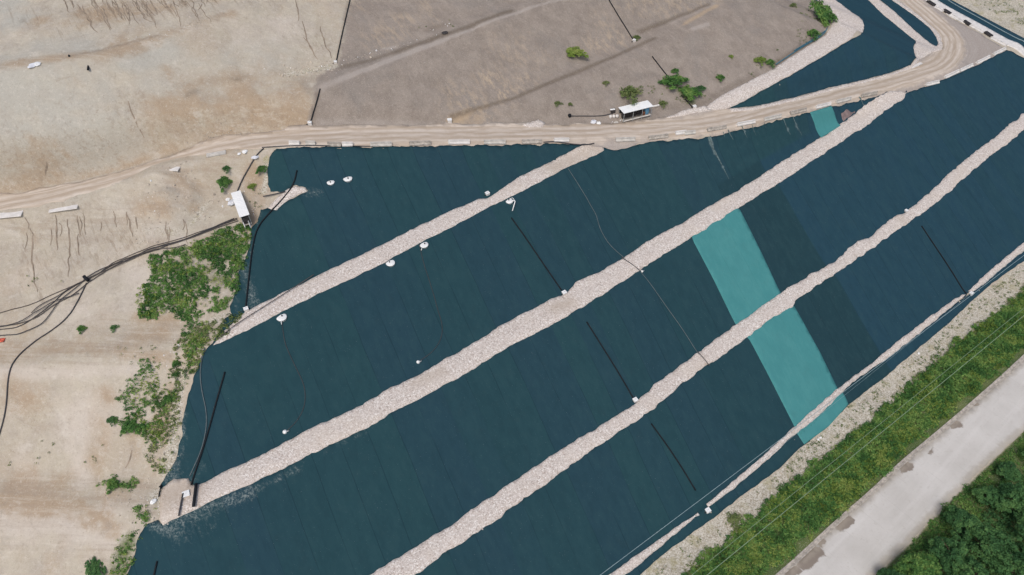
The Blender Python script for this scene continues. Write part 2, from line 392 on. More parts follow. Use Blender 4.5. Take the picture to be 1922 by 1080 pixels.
def liner_mat(name, teal=False):
    n = NT(name, .9, .06)
    ts_ = n.mapping(n.pos, ROT); o = n.xyz(ts_)
    tt = n.math('ADD', n.math('SUBTRACT', o[0], n.math('MULTIPLY', n.math('SUBTRACT', o[1], 40.0), .17)), n.math('MULTIPLY', n.math('SUBTRACT', n.noise(.06, 2), .5), .8))
    q = n.math('DIVIDE', n.math('SUBTRACT', tt, 88.9), 4.73)
    roll = n.math('FLOOR', q)
    wn = n.n('ShaderNodeTexWhiteNoise', noise_dimensions='1D'); n.set(wn.inputs['W'], roll)
    wn2 = n.n('ShaderNodeTexWhiteNoise', noise_dimensions='1D'); n.set(wn2.inputs['W'], n.math('ADD', roll, 57.3))
    big = n.noise(.02, 2, .5); mid = n.noise(.25, 4, .6)
    fine = n.noise(5.0, 3, .7)
    if teal:
        c = n.mix(n.rng(mid, .3, .7), (.060, .228, .236), (.070, .252, .258))
        c = n.mix(n.math('MULTIPLY', wn.outputs[0], .5), c, (.058, .235, .243))
    else:
        k = n.math('ADD', n.math('MULTIPLY', wn.outputs[0], .35), n.math('MULTIPLY', n.rng(big, .35, .65), .6))
        c = n.mix(k, (.0195, .0555, .070), (.0215, .0625, .0745))
        c = n.mix(n.math('MULTIPLY', n.rng(n.math('ADD', n.math('MULTIPLY', wn2.outputs[0], .5), n.math('MULTIPLY', n.noise(.016, 1), 1.0)), .55, 1.15), .6), c, (.0215, .053, .078))
        band = n.math('MULTIPLY', n.rng(q, 2.9, 3.1), n.math('MULTIPLY', n.rng(q, 5.93, 6.0, 1, 0), n.rng(o[1], 67, 68, 1, 0)))
        c = n.mix(n.math('MULTIPLY', band, .8), c, (.0175, .048, .061))
        blue = n.math('ADD', n.math('MULTIPLY', n.rng(q, 5.94, 6.02), n.rng(o[1], 67, 68, 1, 0)), n.math('MULTIPLY', n.rng(q, 9.9, 10.1), n.rng(o[1], 67, 68)))
        c = n.mix(n.math('MULTIPLY', blue, n.math('ADD', .55, n.math('MULTIPLY', wn.outputs[0], .4))), c, (.0205, .058, .086))
    fr = n.math('ABSOLUTE', n.math('SUBTRACT', n.math('FRACT', q), .5))
    seam = n.math('MULTIPLY', n.rng(fr, .478, .496), n.rng(n.noise(.05, 2), .35, .55))
    c = n.mix(n.math('MULTIPLY', seam, .2 if teal else .5), c, (.010, .028, .040) if not teal else (.04, .17, .17))
    st = n.noise(1.0, 4, .65, n.mapping(n.pos, ROT + .17, (1.0, .022, 1.0)))
    fs = n.noise(.75, 3, .65, n.mapping(n.pos, ROT + .17, (1.0, .012, 1.0)))
    c = n.mix(n.math('MULTIPLY', n.rng(fs, .50, .64), .15), c, (.036, .085, .095) if not teal else (.10, .31, .30))
    c = n.mix(n.math('MULTIPLY', n.rng(fs, .47, .38), .14), c, (.011, .034, .046) if not teal else (.05, .19, .20))
    c = n.mix(n.math('MULTIPLY', n.rng(st, .50, .78), .08), c, (.045, .095, .10) if not teal else (.11, .33, .31))
    c = n.mix(n.math('MULTIPLY', n.rng(st, .50, .28), .09), c, (.012, .034, .045) if not teal else (.05, .19, .20))
    c = n.mix(n.math('MULTIPLY', n.rng(n.noise(.5, 5, .7), .5, .75), .10), c, (.045, .07, .075))
    c = n.mix(n.math('MULTIPLY', n.rng(fine, .35, .65), .06), c, (.03, .06, .07) if not teal else (.09, .28, .28))
    D = n.sep('dust')
    dn = n.noise(1.6, 5, .8, n.mapping(n.pos, ROT, (1.0, .35, 1.0)))
    dust = n.math('MULTIPLY', n.rng(n.math('ADD', D[0], n.math('MULTIPLY', n.math('SUBTRACT', dn, .5), 1.9)), .35, 1.05), n.rng(D[0], .02, .25))
    c = n.mix(n.math('MULTIPLY', n.math('MULTIPLY', dust, n.rng(n.noise(3.2, 4, .8), .42, .62)), .8), c, (.27, .31, .30))
    clean = n.rng(D[2], .05, .6); pd = n.math('MULTIPLY', n.rng(n.math('ADD', D[2], n.math('MULTIPLY', n.math('SUBTRACT', st, .5), .6)), .3, .8), clean)
    c = n.mix(n.math('MULTIPLY', pd, .55), c, (.26, .33, .34))
    c = n.mix(n.math('MULTIPLY', n.rng(n.noise(9., 1, .5), .765, .80), .5), c, (.35, .4, .4))
    n.bump(n.math('ADD', n.math('MULTIPLY', st, .5), n.math('ADD', n.math('MULTIPLY', n.noise(.9, 4, .6), .5), n.math('MULTIPLY', seam, .5))), .25, .12)
    return n.color(c)

def gravel_mat():
    n = NT('pale_gravel', .95, .05)
    v = n.voro(6.5); q = n.n('ShaderNodeSeparateColor'); n.set(q.inputs[0], v)
    c = n.ramp(q.outputs[0], [(0, (.33, .275, .235)), (.22, (.52, .465, .42)), (.7, (.62, .57, .525)), (1, (.82, .79, .75))])
    c = n.mix(n.math('MULTIPLY', n.rng(q.outputs[1], .65, .95), .35), c, (.60, .49, .42))
    c = n.mix(n.math('MULTIPLY', n.rng(n.noise(.3, 4, .65), .42, .68), .4), c, (.56, .50, .455))
    c = n.mix(n.math('MULTIPLY', n.rng(n.noise(.12, 3, .6), .5, .7), .35), c, (.60, .53, .45))
    D = n.sep('dust')
    c = n.mix(n.math('MULTIPLY', D[0], .7), c, (.43, .36, .285))
    n.bump(n.math('ADD', n.voro(6.5, out='Distance'), n.math('MULTIPLY', n.noise(1.6, 3), .8)), 0.25, .06)
    return n.color(c)

def dirt_road_mat():
    n = NT('dirt_road', .95, .1)
    ac = n.attr('across').outputs['Fac']; al = n.attr('along').outputs['Fac']
    cb = n.n('ShaderNodeCombineXYZ'); n.set(cb.inputs[0], n.math('ADD', ac, n.math('MULTIPLY', n.noise(.08, 2), 2.2))); n.set(cb.inputs[1], n.math('MULTIPLY', al, .035))
    tr = n.noise(1.35, 4, .7, cb.outputs[0]); mid = n.noise(.4, 4, .65); fine = n.noise(5., 3, .7)
    rt = n.math('SINE', n.math('ADD', n.math('MULTIPLY', ac, 3.6), n.math('ADD', n.math('MULTIPLY', n.noise(.10, 3, .6), 9.0), n.math('MULTIPLY', tr, 4.0))))
    c = n.mix(n.rng(tr, .34, .66), (.43, .355, .28), (.60, .525, .445))
    inner = n.rng(n.math('ABSOLUTE', ac), 2.2, 3.4, 1, 0)
    c = n.mix(n.math('MULTIPLY', n.math('MULTIPLY', n.rng(rt, .25, 1.0), inner), .6), c, (.40, .325, .25))
    c = n.mix(n.math('MULTIPLY', n.math('MULTIPLY', n.rng(rt, -.2, -1.0), inner), .45), c, (.65, .59, .52))
    c = n.mix(n.math('MULTIPLY', n.rng(tr, .56, .7), .4), c, (.64, .585, .53))
    c = n.mix(n.math('MULTIPLY', n.rng(mid, .42, .7), .5), c, (.44, .36, .28))
    edge = n.rng(n.math('ADD', n.math('ABSOLUTE', ac), n.math('MULTIPLY', n.math('SUBTRACT', mid, .5), 4.0)), 2.6, 4.6)
    c = n.mix(n.math('MULTIPLY', edge, .8), c, n.mix(n.rng(fine, .3, .7), (.29, .26, .24), (.385, .35, .325)))
    c = n.mix(n.math('MULTIPLY', n.rng(fine, .55, .72), .35), c, (.68, .63, .56))
    n.bump(n.math('ADD', tr, n.math('MULTIPLY', fine, .3)), .35, .15)
    return n.color(c)

def haul_road_mat():
    n = NT('concrete_road', .85, .2)
    mid = n.noise(.12, 4, .6); fine = n.noise(3., 4, .7)
    al = n.noise(.5, 4, .6, n.mapping(n.pos, ROT - .02, (.06, 1.0, 1.0)))
    c = n.mix(n.rng(mid, .3, .7), (.52, .50, .465), (.60, .58, .545))
    c = n.mix(n.math('MULTIPLY', n.rng(al, .45, .7), .45), c, (.66, .64, .61))
    c = n.mix(n.math('MULTIPLY', n.rng(fine, .5, .75), .25), c, (.43, .41, .38))
    o = n.xyz(n.mapping(n.pos, ROT - .02)); jf = n.math('ABSOLUTE', n.math('SUBTRACT', n.math('FRACT', n.math('DIVIDE', o[0], 5.5)), .5))
    c = n.mix(n.math('MULTIPLY', n.math('MULTIPLY', n.rng(jf, .488, .498), n.rng(n.noise(.2, 3), .4, .6)), .3), c, (.33, .31, .28))
    c = n.mix(n.math('MULTIPLY', n.rng(n.noise(1.1, 5, .75), .56, .66), .35), c, (.45, .42, .37))
    D = n.sep('dust')
    wet = n.rng(n.math('ADD', D[0], n.math('MULTIPLY', n.math('SUBTRACT', n.noise(.8, 4, .65), .5), .7)), .28, .46)
    c = n.mix(n.math('MULTIPLY', wet, .85), c, (.19, .15, .115))
    e = n.rng(n.math('ADD', D[1], n.math('MULTIPLY', n.math('SUBTRACT', n.noise(.6, 4, .7), .5), .9)), .3, .8)
    c = n.mix(n.math('MULTIPLY', e, .55), c, (.36, .32, .26))
    n.bump(fine, .3, .05)
    return n.color(c)

def leaf_mat(name, dark, mid_, light, scale=.35):
    n = NT(name, .7, .2)
    r = n.geo.outputs['Random Per Island']
    k = n.math('ADD', n.math('MULTIPLY', r, .45), n.math('MULTIPLY', n.rng(n.noise(scale, 3, .6), .3, .7), .6))
    c = n.ramp(k, [(.1, dark), (.5, mid_), (.95, light)])
    n.set(n.b.inputs['Base Color'], c); n.b.inputs['Specular IOR Level'].default_value = .05
    # thin leaves let some light through
    tr = n.n('ShaderNodeBsdfTranslucent'); n.set(tr.inputs[0], c)
    mx = n.n('ShaderNodeMixShader'); mx.inputs[0].default_value = .3
    out = n.t.nodes['Material Output']
    n.t.links.new(n.b.outputs[0], mx.inputs[1]); n.t.links.new(tr.outputs[0], mx.inputs[2]); n.t.links.new(mx.outputs[0], out.inputs[0])
    return n.m

M = dict(
    soil=soil_mat(), liner=liner_mat('dark_geotextile'), teal=liner_mat('teal_geotextile', True), gravel=gravel_mat(),
    dirt=dirt_road_mat(), haul=haul_road_mat(),
    black=plain('black_plastic', (.014, .017, .021), .7, .15), hose=plain('weathered_hose', (.055, .055, .06), .6), palehose=plain('pale_hose', (.10, .13, .14), .6),
    brownhose=plain('dusty_hose', (.085, .075, .07), .8),
    white=plain('white_paint', (.80, .81, .80), .5, .4, .04), roof=plain('white_sheet_roof', (.84, .85, .84), .5, .4, .03, .6),
    conc=plain('concrete', (.52, .50, .46), .9, .2, .16, 1.2), oldconc=plain('stained_concrete', (.42, .385, .34), .92, .2, .28, 1.6), conc_w=plain('pale_concrete', (.68, .66, .63), .9, .2, .1, .9),
    steel=plain('galvanised_steel', (.42, .45, .46), .5, .5, .1, 2, .4), dark=plain('dark_equipment', (.05, .045, .045), .7, .3, .4, 2.5), rust=plain('rusty_metal', (.22, .10, .06), .8, .2, .3, 3),
    blue=plain('blue_plastic', (.10, .27, .42), .5, .4), bluepipe=plain('blue_pipe', (.045, .16, .22), .5, .4), wire=plain('wire', (.27, .36, .38), .5, .4), greenwire=plain('insulated_wire', (.24, .33, .21), .5, .4),
    bag=plain('plastic_sheet', (.68, .70, .74), .4, .5, .12, 2), stone2=plain('pale_stone', (.55, .51, .47), .95, .1, .3, 1.2), stone=plain('stone', (.47, .42, .35), .95, .1, .4, 1.2), pinksoil=plain('bare_soil', (.22, .17, .165), .95, .1, .2, 1.5), wash=plain('dried_silt', (.11, .155, .16), .95, .05, .45, 2.5),
    rill=plain('shaded_gully_soil', (.27, .22, .17), .95, .1, .3, .8), orange=plain('orange_plastic', (.62, .12, .07), .5, .4),  # rill: soil brown darkened to stand for the shade inside the gullies
    lush=leaf_mat('lush_leaves', (.045, .115, .038), (.105, .235, .065), (.26, .385, .11)),
    darkleaf=leaf_mat('dark_leaves', (.032, .085, .036), (.072, .175, .066), (.15, .285, .095), .25),
    yellow=leaf_mat('yellow_green_leaves', (.12, .19, .04), (.22, .32, .07), (.36, .42, .13)),
    olive=leaf_mat('olive_leaves', (.09, .13, .05), (.17, .23, .085), (.30, .32, .15)),
    bark=plain('bark', (.12, .09, .065), .95, .1, .3, 3))

# ------------------------------------------------------------------ polygons (photo tracing -> world)
def wp(px, h=None): return cast(px, h or H)
def densify(P, step, closed=True):
    out = []; n = len(P)
    for i in range(n if closed else n - 1):
        a = P[i]; b = P[(i + 1) % n]; k = max(1, int(np.linalg.norm((b - a)[:2]) / step))
        for j in range(k): out.append(a + (b - a) * j / k)
    if not closed: out.append(P[-1])
    return np.array(out)
def rough_edge(P, amp, scale, seed):
    if amp <= 0: return P
    d = np.roll(P, -1, axis=0) - np.roll(P, 1, axis=0); L = np.maximum(np.hypot(d[:, 0], d[:, 1]), 1e-6)
    nx, ny = -d[:, 1] / L, d[:, 0] / L
    k = fbm(P[:, 0], P[:, 1], scale, seed, 3) * 2 * amp
    Q = P.copy(); Q[:, 0] += nx * k; Q[:, 1] += ny * k
    return Q
def blobs(x, y, lst):
    out = np.zeros(len(x))
    for b in lst:
        a = wp([b[:2], b[2:4]]) if b[:2] != b[2:4] else wp([b[:2], (b[0] + 1, b[1])])
        d = seg_dist(x, y, a)[0]
        out = np.maximum(out, b[5] * np.exp(-(d / b[4]) ** 2))
    return out
def sheet(name, poly, mat, off, spacing=.85, amp=0.0, ascale=2.5, mound=0.0, mw=1.2, seed=1, dust=None, skirt=.25, world=False, edge_dust=None, wash=None):
    P = np.asarray(poly, float) if world else wp(poly)
    P = rough_edge(densify(P, .45 if amp else .8), amp, ascale, seed)
    x0, y0 = P[:, :2].min(0); x1, y1 = P[:, :2].max(0)
    gx, gy = np.meshgrid(np.arange(x0, x1, spacing), np.arange(y0, y1, spacing))
    gx = gx.ravel(); gy = gy.ravel(); r = np.random.default_rng(seed)
    gx = gx + r.uniform(-.12, .12, len(gx)) * spacing; gy = gy + r.uniform(-.12, .12, len(gy)) * spacing
    m = inside(gx, gy, P); gx, gy = gx[m], gy[m]
    d = seg_dist(gx, gy, P, True)[0]; m = d > .3 * spacing; gx, gy, d = gx[m], gy[m], d[m]
    nb = len(P); pts = [Vector((float(a), float(b))) for a, b in P[:, :2]] + [Vector((float(a), float(b))) for a, b in zip(gx, gy)]
    res = delaunay_2d_cdt(pts, [(i, (i + 1) % nb) for i in range(nb)], [list(range(nb))], 1, 1e-4)
    V2 = np.array([(v.x, v.y) for v in res[0]]); Fs = np.array(res[2], int)
    dd = seg_dist(V2[:, 0], V2[:, 1], P, True)[0]
    z = H(V2[:, 0], V2[:, 1]) + off
    if mound: z = z + mound * sstep(0, mw, dd) * (1 + .5 * fbm(V2[:, 0], V2[:, 1], 1.6, seed + 5)) 
    V = np.column_stack([V2, z]); n0 = len(V)
    # skirt down into the ground along the border
    from collections import Counter
    cnt = Counter()
    for f in res[2]:
        for a, b in zip(f, f[1:] + f[:1]): cnt[(min(a, b), max(a, b))] += 1
    dirs = {}
    for f in res[2]:
        for a, b in zip(f, f[1:] + f[:1]):
            if cnt[(min(a, b), max(a, b))] == 1: dirs[(a, b)] = 1
    rim = sorted({i for e in dirs for i in e}); idx = {v: n0 + k for k, v in enumerate(rim)}
    low = V[rim].copy(); low[:, 2] -= skirt + off
    V = np.vstack([V, low]); 
    tris = [tuple(f) for f in res[2]]
    tris += [(b, a, idx[a]) for a, b in dirs] + [(b, idx[a], idx[b]) for a, b in dirs]
    o = mesh(name, V, np.array(tris, int), mat)
    dd = np.r_[dd, np.zeros(len(rim))]
    D = np.zeros((len(V), 3))
    if dust: D[:, 0] = blobs(V[:, 0], V[:, 1], dust)
    if wash: D[:, 2] = blobs(V[:, 0], V[:, 1], wash)
    if edge_dust: D[:, 1] = np.exp(-(dd / edge_dust) ** 2)
    colattr(o.data, 'dust', D)
    c = V[:n0].mean(0); c[2] = V[:, 2].min(); o.data.transform(Matrix.Translation(-Vector(c))); o.location = c
    o['_'] = 0; del o['_']
    return o, P

b1u = [(400,650),(417,627),(443,602),(463,585),(493,570),(533,550),(587,524),(640,498),(700,470),(783,427),(847,397),(897,376),(915,373),(928,366),(937,358),(973,334),(1040,301),(1083,278),(1100,272)]
b1l = [(1133,283),(1120,291),(1097,301),(1063,316),(1020,339),(980,360),(923,388),(855,424),(790,457),(707,502),(640,533),(587,558),(517,593),(467,620),(420,643),(400,650)]
b2u = [(372,912),(410,893),(467,867),(520,840),(583,805),(640,782),(680,760),(720,737),(757,720),(823,684),(887,648),(927,621),(967,598),(1040,561),(1062,554),(1080,533),(1100,522),(1123,513),(1170,486),(1223,450),(1280,420),(1332,388),(1382,360),(1432,328),(1495,287),(1545,257),(1572,238),(1602,217),(1632,194),(1652,180),(1672,172)]
b2l = [(1702,175),(1695,187),(1659,211),(1632,233),(1579,267),(1515,310),(1442,357),(1382,393),(1282,458),(1227,491),(1193,513),(1140,548),(1087,581),(1033,611),(990,634),(933,666),(880,698),(837,721),(800,744),(750,768),(697,799),(640,827),(580,854),(520,888),(467,911),(417,933),(370,954),(333,974),(308,988)]
b3u = [(560,1165),(630,1120),(697,1080),(750,1047),(833,997),(927,930),(983,892),(1023,865),(1070,835),(1107,813),(1173,771),(1196,756),(1203,747),(1233,720),(1282,683),(1312,662),(1382,611),(1422,581),(1465,551),(1532,511),(1572,489),(1589,471),(1609,454),(1629,449),(1649,432),(1679,409),(1700,399),(1749,359),(1775,331),(1829,287),(1862,263),(1895,234),(1909,226),(1915,217),(1925,214),(2010,155),(2110,80)]
b3l = [(2140,95),(2030,172),(1922,243),(1895,267),(1862,291),(1815,331),(1782,361),(1749,387),(1702,422),(1649,458),(1599,494),(1532,538),(1495,565),(1486,576),(1442,604),(1402,635),(1375,655),(1322,690),(1282,720),(1227,768),(1180,800),(1133,831),(1087,864),(1047,893),(1008,922),(967,950),(933,974),(883,1008),(827,1044),(787,1074),(710,1122),(620,1180)]
b4a = [(1143,1080),(1207,1034),(1280,983),(1309,963),(1312,968),(1282,990),(1223,1042),(1170,1082),(1090,1146),(1040,1180),(1020,1175),(1080,1128)]
b4b = [(1325,947),(1365,914),(1432,857),(1495,798),(1549,750),(1585,721),(1655,667),(1700,630),(1749,593),(1802,556),(1812,554),(1762,597),(1669,671),(1599,719),(1529,788),(1489,818),(1435,868),(1382,914),(1329,953)]
b4c = [(1816,548),(1855,511),(1890,482),(1922,455),(2020,372),(2110,290),(2115,305),(2025,388),(1922,471),(1882,504),(1829,548)]
edge = [(2150,290),(2030,395),(1922,490),(1869,527),(1829,560),(1782,607),(1725,653),(1659,710),(1592,760),(1555,800),(1509,835),(1462,880),(1382,940),(1332,977),(1282,1013),(1240,1043),(1200,1080),(1130,1140),(1085,1180)]
roadlow = [(507,281),(600,278),(700,276),(850,275),(1000,273),(1060,271),(1100,272)]
road12 = [(1150,283),(1180,278),(1200,270),(1260,264),(1310,262),(1336,258),(1400,243),(1450,230),(1520,212),(1570,201),(1640,183),(1665,174)]
road23 = [(1702,175),(1739,163),(1792,142),(1832,124),(1889,95),(1922,110),(2040,165),(2120,205)]
def shrink(u, k=2): return [(a, b + k) for a, b in u]
# ------------------------------------------------------------------ sheets
SH = []
def L(name, poly, mat, label, cat='liner', **k):
    o, P = sheet(name, poly, M[mat], k.pop('off', .14), **k)
    tag(o, label, cat); SH.append(P); return o
GR = 'gravel bands between the liner slopes'
m1left = [(425,600),(436,590),(430,577),(440,553),(453,500),(463,478),(470,460),(473,427),(483,417),(488,394),(503,391),(513,397),(533,383),(556,372),(577,360),(573,353),(556,349),(543,354),(533,361),(520,361),(508,360),(503,347),(503,325),(508,298),(516,285)]
L('liner_sheet', [(520,281)] + roadlow[1:] + [(1100,274)] + shrink(b1u[::-1][1:], 5) + m1left, 'liner',
  'triangular dark green geotextile sheet just below the dirt road, with two round caps', amp=.22, ascale=1.5, seed=21, dust=[(455,500,480,575,1.3,.75),(470,450,468,520,.9,.6),(440,560,450,585,1.2,.5),(575,362,600,364,1.2,.7),(488,392,480,420,1.0,.7),(620,345,620,345,1.,.2)])
L('liner_sheet', shrink(b1l[::-1], -5) + road12 + [(1680,177)] + shrink(b2u[::-1], 5) + [(357,905),(340,905),(327,900),(316,906),(305,917),(300,915),(310,895),(322,880),(330,863),(338,832),(347,777),(353,740),(362,718),(367,700),(377,670),(393,652)], 'liner',
  'dark green geotextile sheet between the two upper gravel bands, with thin hoses hanging down it', amp=.16, ascale=1.5, seed=22,
  wash=[(1332,260,1337,275,.5,1.),(1337,275,1345,295,.3,.95),(1345,295,1360,320,.25,.7),(1360,320,1368,338,.3,.35),(1366,245,1375,262,.2,.8),(1392,238,1401,258,.2,.75),(1411,236,1418,254,.2,.8),(1434,230,1438,240,.2,.5),(1470,226,1482,250,.22,.85),(1488,222,1503,252,.22,.8),(1500,222,1504,235,.2,.5),(1614,184,1624,205,.2,.9),(1355,250,1358,262,.3,.4)],
  dust=[(1310,255,1480,228,.5,.4),(325,870,320,900,1.6,.8),(345,740,342,820,.6,.75),(340,830,330,890,1.6,.6),(350,905,380,880,1.4,.5)])
L('liner_sheet', shrink(b2l[::-1], -5) + road23 + [(2105,75)] + shrink(b3u[::-1], 5) + [(430,1300),(200,1190),(218,1140),(240,1078),(253,1037),(263,1003),(273,987),(297,978),(303,984)], 'liner',
  'widest dark geotextile sheet, from the lower left slope up to the barriers at far right', amp=.14, ascale=1.5, seed=23,
  dust=[(310,992,470,925,1.3,.85),(470,925,560,880,.9,.65),(340,1010,400,985,1.6,.45),(290,985,330,1005,1.2,.9),(640,832,690,808,1.,.55),(560,880,640,832,.6,.35),(455,945,460,975,.8,.4)])
L('liner_sheet', shrink(b3l[::-1], -5)[::1] + [(1020,1180)] if False else ([(620,1176),(710,1118),(787,1070)] + shrink(b3l[::-1][3:], -5) + [(2110,290)] + shrink((b4a[:4] + b4b[:11] + b4c[:6])[::-1], 4) + [(1070,1145),(1030,1180)]), 'liner',
  'dark geotextile sheet between the lowest wide gravel band and the thin gravel line', amp=.1, seed=24, dust=[(1180,800,1230,770,.5,.3)])
L('liner_sheet', [(1020,1175),(1090,1142),(1170,1078),(1223,1039),(1282,984),(1325,949),(1382,910),(1435,864),(1489,814),(1529,784),(1599,715),(1669,667),(1762,593),(1829,545),(1882,500),(1922,467),(2025,384),(2115,300)] + edge, 'liner',
  'narrow dark geotextile strip along the foot of the slope beside the stony verge', amp=.12, ascale=2., seed=25, off=.13)
L('liner_sheet', [(1369,204),(1415,180),(1482,144),(1549,104),(1599,74),(1615,66),(1621,58),(1620,48),(1612,35),(1589,17),(1560,-4),(1500,-45),(1560,-55),(1625,-4),(1659,28),(1692,55),(1720,76),(1714,90),(1720,108),(1709,123),(1669,138),(1615,152),(1565,163),(1489,184),(1415,201)], 'liner',
  'dark geotextile sheet above the dirt road, bending round the gravel corner', seed=26, amp=.1, spacing=.8)
L('liner_sheet', [(1600,-45),(1649,-2),(1675,19),(1715,56),(1749,86),(1764,92),(1766,82),(1760,67),(1749,53),(1722,30),(1679,0),(1630,-40)], 'liner',
  'small dark crescent of geotextile inside the hairpin bend', seed=27, amp=.08)
L('liner_sheet', [(1700,-45),(1758,-1),(1782,14),(1842,46),(1892,74),(1922,91),(2040,150),(2045,128),(1922,73),(1892,57),(1842,31),(1782,-1),(1735,-38)], 'liner',
  'dark geotextile ribbon beyond the pale path in the top right corner', seed=28)
# teal panels
TG_ = 'teal panels of one lighter strip down the slope'
L('teal_sheet', [(1520,213),(1560,201),(1566,215),(1577,238),(1541,260),(1528,232)], 'teal', 'topmost and smallest teal liner panel, tucked between the dirt road and the gravel band', off=.32, seed=31, spacing=.4)
L('teal_sheet', [(1298,445),(1302,456),(1340,528),(1382,612),(1424,590),(1468,556),(1430,478),(1389,396),(1380,388),(1340,410)], 'teal', 'teal liner panel between the two middle gravel bands', off=.2, seed=32, spacing=.8)
L('teal_sheet', [(1398,630),(1407,640),(1440,702),(1500,820),(1530,795),(1575,738),(1540,665),(1490,576),(1482,570)], 'teal', 'longest teal liner panel, below the lowest wide gravel band', off=.2, seed=33, spacing=.8)
L('teal_sheet', [(1494,812),(1509,835),(1555,801),(1592,760),(1586,745),(1578,733),(1550,765)], 'teal', 'short teal liner panel at the very foot of the slope beside the stones', off=.2, seed=34, spacing=.6)
tag(sheet('bare_patch', [(1578,214),(1587,206),(1606,212),(1596,222),(1583,230)], M['pinksoil'], .34, spacing=.4, amp=.3, ascale=1.2, seed=35)[0], 'reddish bare soil patch beside the topmost teal panel', kind='structure')

def G(poly, seed, mound=.4, amp=.28, mw=1.1, dust=None, name='gravel_path', off=.2, asc=1.5):
    mound *= .28; amp *= .7; mw *= 1.3
    o, P = sheet(name, poly, M['gravel'], off - .03, spacing=.6, amp=amp, ascale=asc, mound=mound, mw=mw, seed=seed, dust=dust)
    tag(o, kind='structure'); SH.append(P); return o
G(b1u + [(1133,277)] + b1l[:-1], 41, .35, .16, dust=[(1040,318,1120,280,2.2,.8)])
G([(308,985),(302,975),(300,950),(303,933),(308,917),(327,901),(353,902),(358,914)] + b2u + b2l[:-1], 42, .4, .26, off=.27, dust=[(305,940,355,915,2.8,1.),(1040,580,1070,570,1.5,.8),(780,720,830,700,1.2,.6)])
G(b3u + b3l, 43, .4, .28, off=.27, dust=[(1330,700,1330,690,1.5,.5),(1690,412,1700,420,1.2,.6)])
G(b4a, 44, .5, .16, .5, asc=1.3, off=.26); G(b4b, 45, .5, .16, .5, asc=1.3, off=.28); G(b4c, 46, .5, .16, .5, asc=1.3, off=.26)
G([(1322,206),(1332,196),(1369,172),(1409,152),(1449,132),(1482,110),(1515,89),(1549,67),(1559,53),(1555,33),(1545,13),(1530,-6),(1470,-45),(1505,-48),(1566,0),(1589,17),(1612,33),(1622,50),(1619,62),(1599,73),(1549,103),(1482,143),(1415,180),(1369,204),(1345,208)], 47, .35, .18)
G([(1590,-40),(1625,-3),(1659,30),(1692,57),(1719,78),(1714,92),(1721,112),(1735,108),(1750,99),(1768,94),(1769,84),(1763,66),(1752,53),(1725,30),(1682,0),(1640,-36),(1628,-40),(1675,2),(1718,32),(1745,54),(1757,71),(1761,84),(1757,88),(1745,82),(1715,57),(1675,20),(1649,0),(1612,-38)], 48, .25, .1, .6)
G([(503,392),(520,372),(540,356),(556,350),(574,354),(576,361),(562,366),(548,374),(533,384),(520,396)], 49, .5, .2, .8)
# narrow pale kerb of gravel along the upper edge of the road below the upper sheet
G([(1369,205),(1415,202),(1489,185),(1565,164),(1615,153),(1669,139),(1709,124),(1720,110),(1727,113),(1713,129),(1671,144),(1616,158),(1566,170),(1490,191),(1416,208),(1372,211)], 50, .25, .12, .6, name='gravel_verge')
G([(1250,222),(1282,208),(1302,203),(1322,200),(1335,208),(1300,214),(1270,221)], 52, .4, .2, .7, name='gravel_verge')
G([(980,236),(990,231),(1010,227),(1022,232),(1018,240),(995,241)], 53, .5, .2, .8, name='gravel_heap')

# roads
RP = [(-260,448),(-150,428),(0,396),(120,378),(230,345),(330,300),(430,281),(500,279),(600,280),(700,278),(850,277),(1000,275),(1100,276),(1150,284),(1180,280),(1200,272),(1260,266),(1336,260),(1400,246),(1450,232),(1520,215),(1570,204),(1640,186),(1669,178),(1702,177),(1739,165),(1792,144),(1832,126),(1889,97),(1842,66),(1782,34),(1745,7),(1700,-30),(1640,-80),(1560,-75),(1640,-30),(1679,0),(1722,29),(1752,53),(1767,80),(1766,92),(1749,93),(1722,108),(1709,123),(1669,138),(1615,153),(1565,164),(1489,184),(1415,201),(1369,206),(1330,200),(1300,206),(1270,214),(1200,229),(1100,232),(1000,234),(850,232),(700,236),(640,238),(560,238),(430,252),(350,280),(250,314),(150,340),(0,364),(-150,392),(-260,405)]
road, P = sheet('dirt_road', RP, M['dirt'], .07, spacing=.8, amp=.4, ascale=4, seed=60, skirt=.4)
tag(road, kind='structure'); SH.append(P)
V = np.zeros(len(road.data.vertices) * 3); road.data.vertices.foreach_get('co', V); V = V.reshape(-1, 3) + np.array(road.location)
d_, a_, s_ = seg_dist(V[:, 0], V[:, 1], roadc); fattr(road.data, 'across', d_ * s_); fattr(road.data, 'along', a_)
curb_px = [(1330,1190),(1469,1078),(1572,981),(1645,918),(1682,880),(1782,797),(1875,716),(1922,672),(2120,490)]
far_px = [(2120,640),(1922,808),(1849,877),(1782,940),(1715,1010),(1642,1080),(1540,1190)]
haul, P = sheet('concrete_road', curb_px + far_px, M['haul'], .06, spacing=1.0, amp=.18, ascale=3, seed=61, skirt=.3, edge_dust=1.3,
   dust=[(1510,1060,1535,1035,1.0,.9),(1540,1020,1545,1015,.7,.7),(1575,990,1595,975,.9,.9),(1695,880,1708,874,.8,.9),(1740,852,1750,846,.6,.6),(1790,800,1800,795,.8,.8),(1830,760,1840,752,.6,.8),(1480,1080,1500,1070,.8,.8),(1690,890,1690,890,.5,.5)])
tag(haul, kind='structure'); SH.append(P)
pth, P = sheet('concrete_path', [(1690,-42),(1742,-2),(1782,31),(1842,61),(1892,87),(1922,106),(2040,168),(2040,150),(1922,91),(1892,75),(1842,47),(1782,15),(1757,0),(1705,-40)], M['conc_w'], .16, spacing=.8, seed=62, skirt=.3)
tag(pth, kind='structure'); SH.append(P)

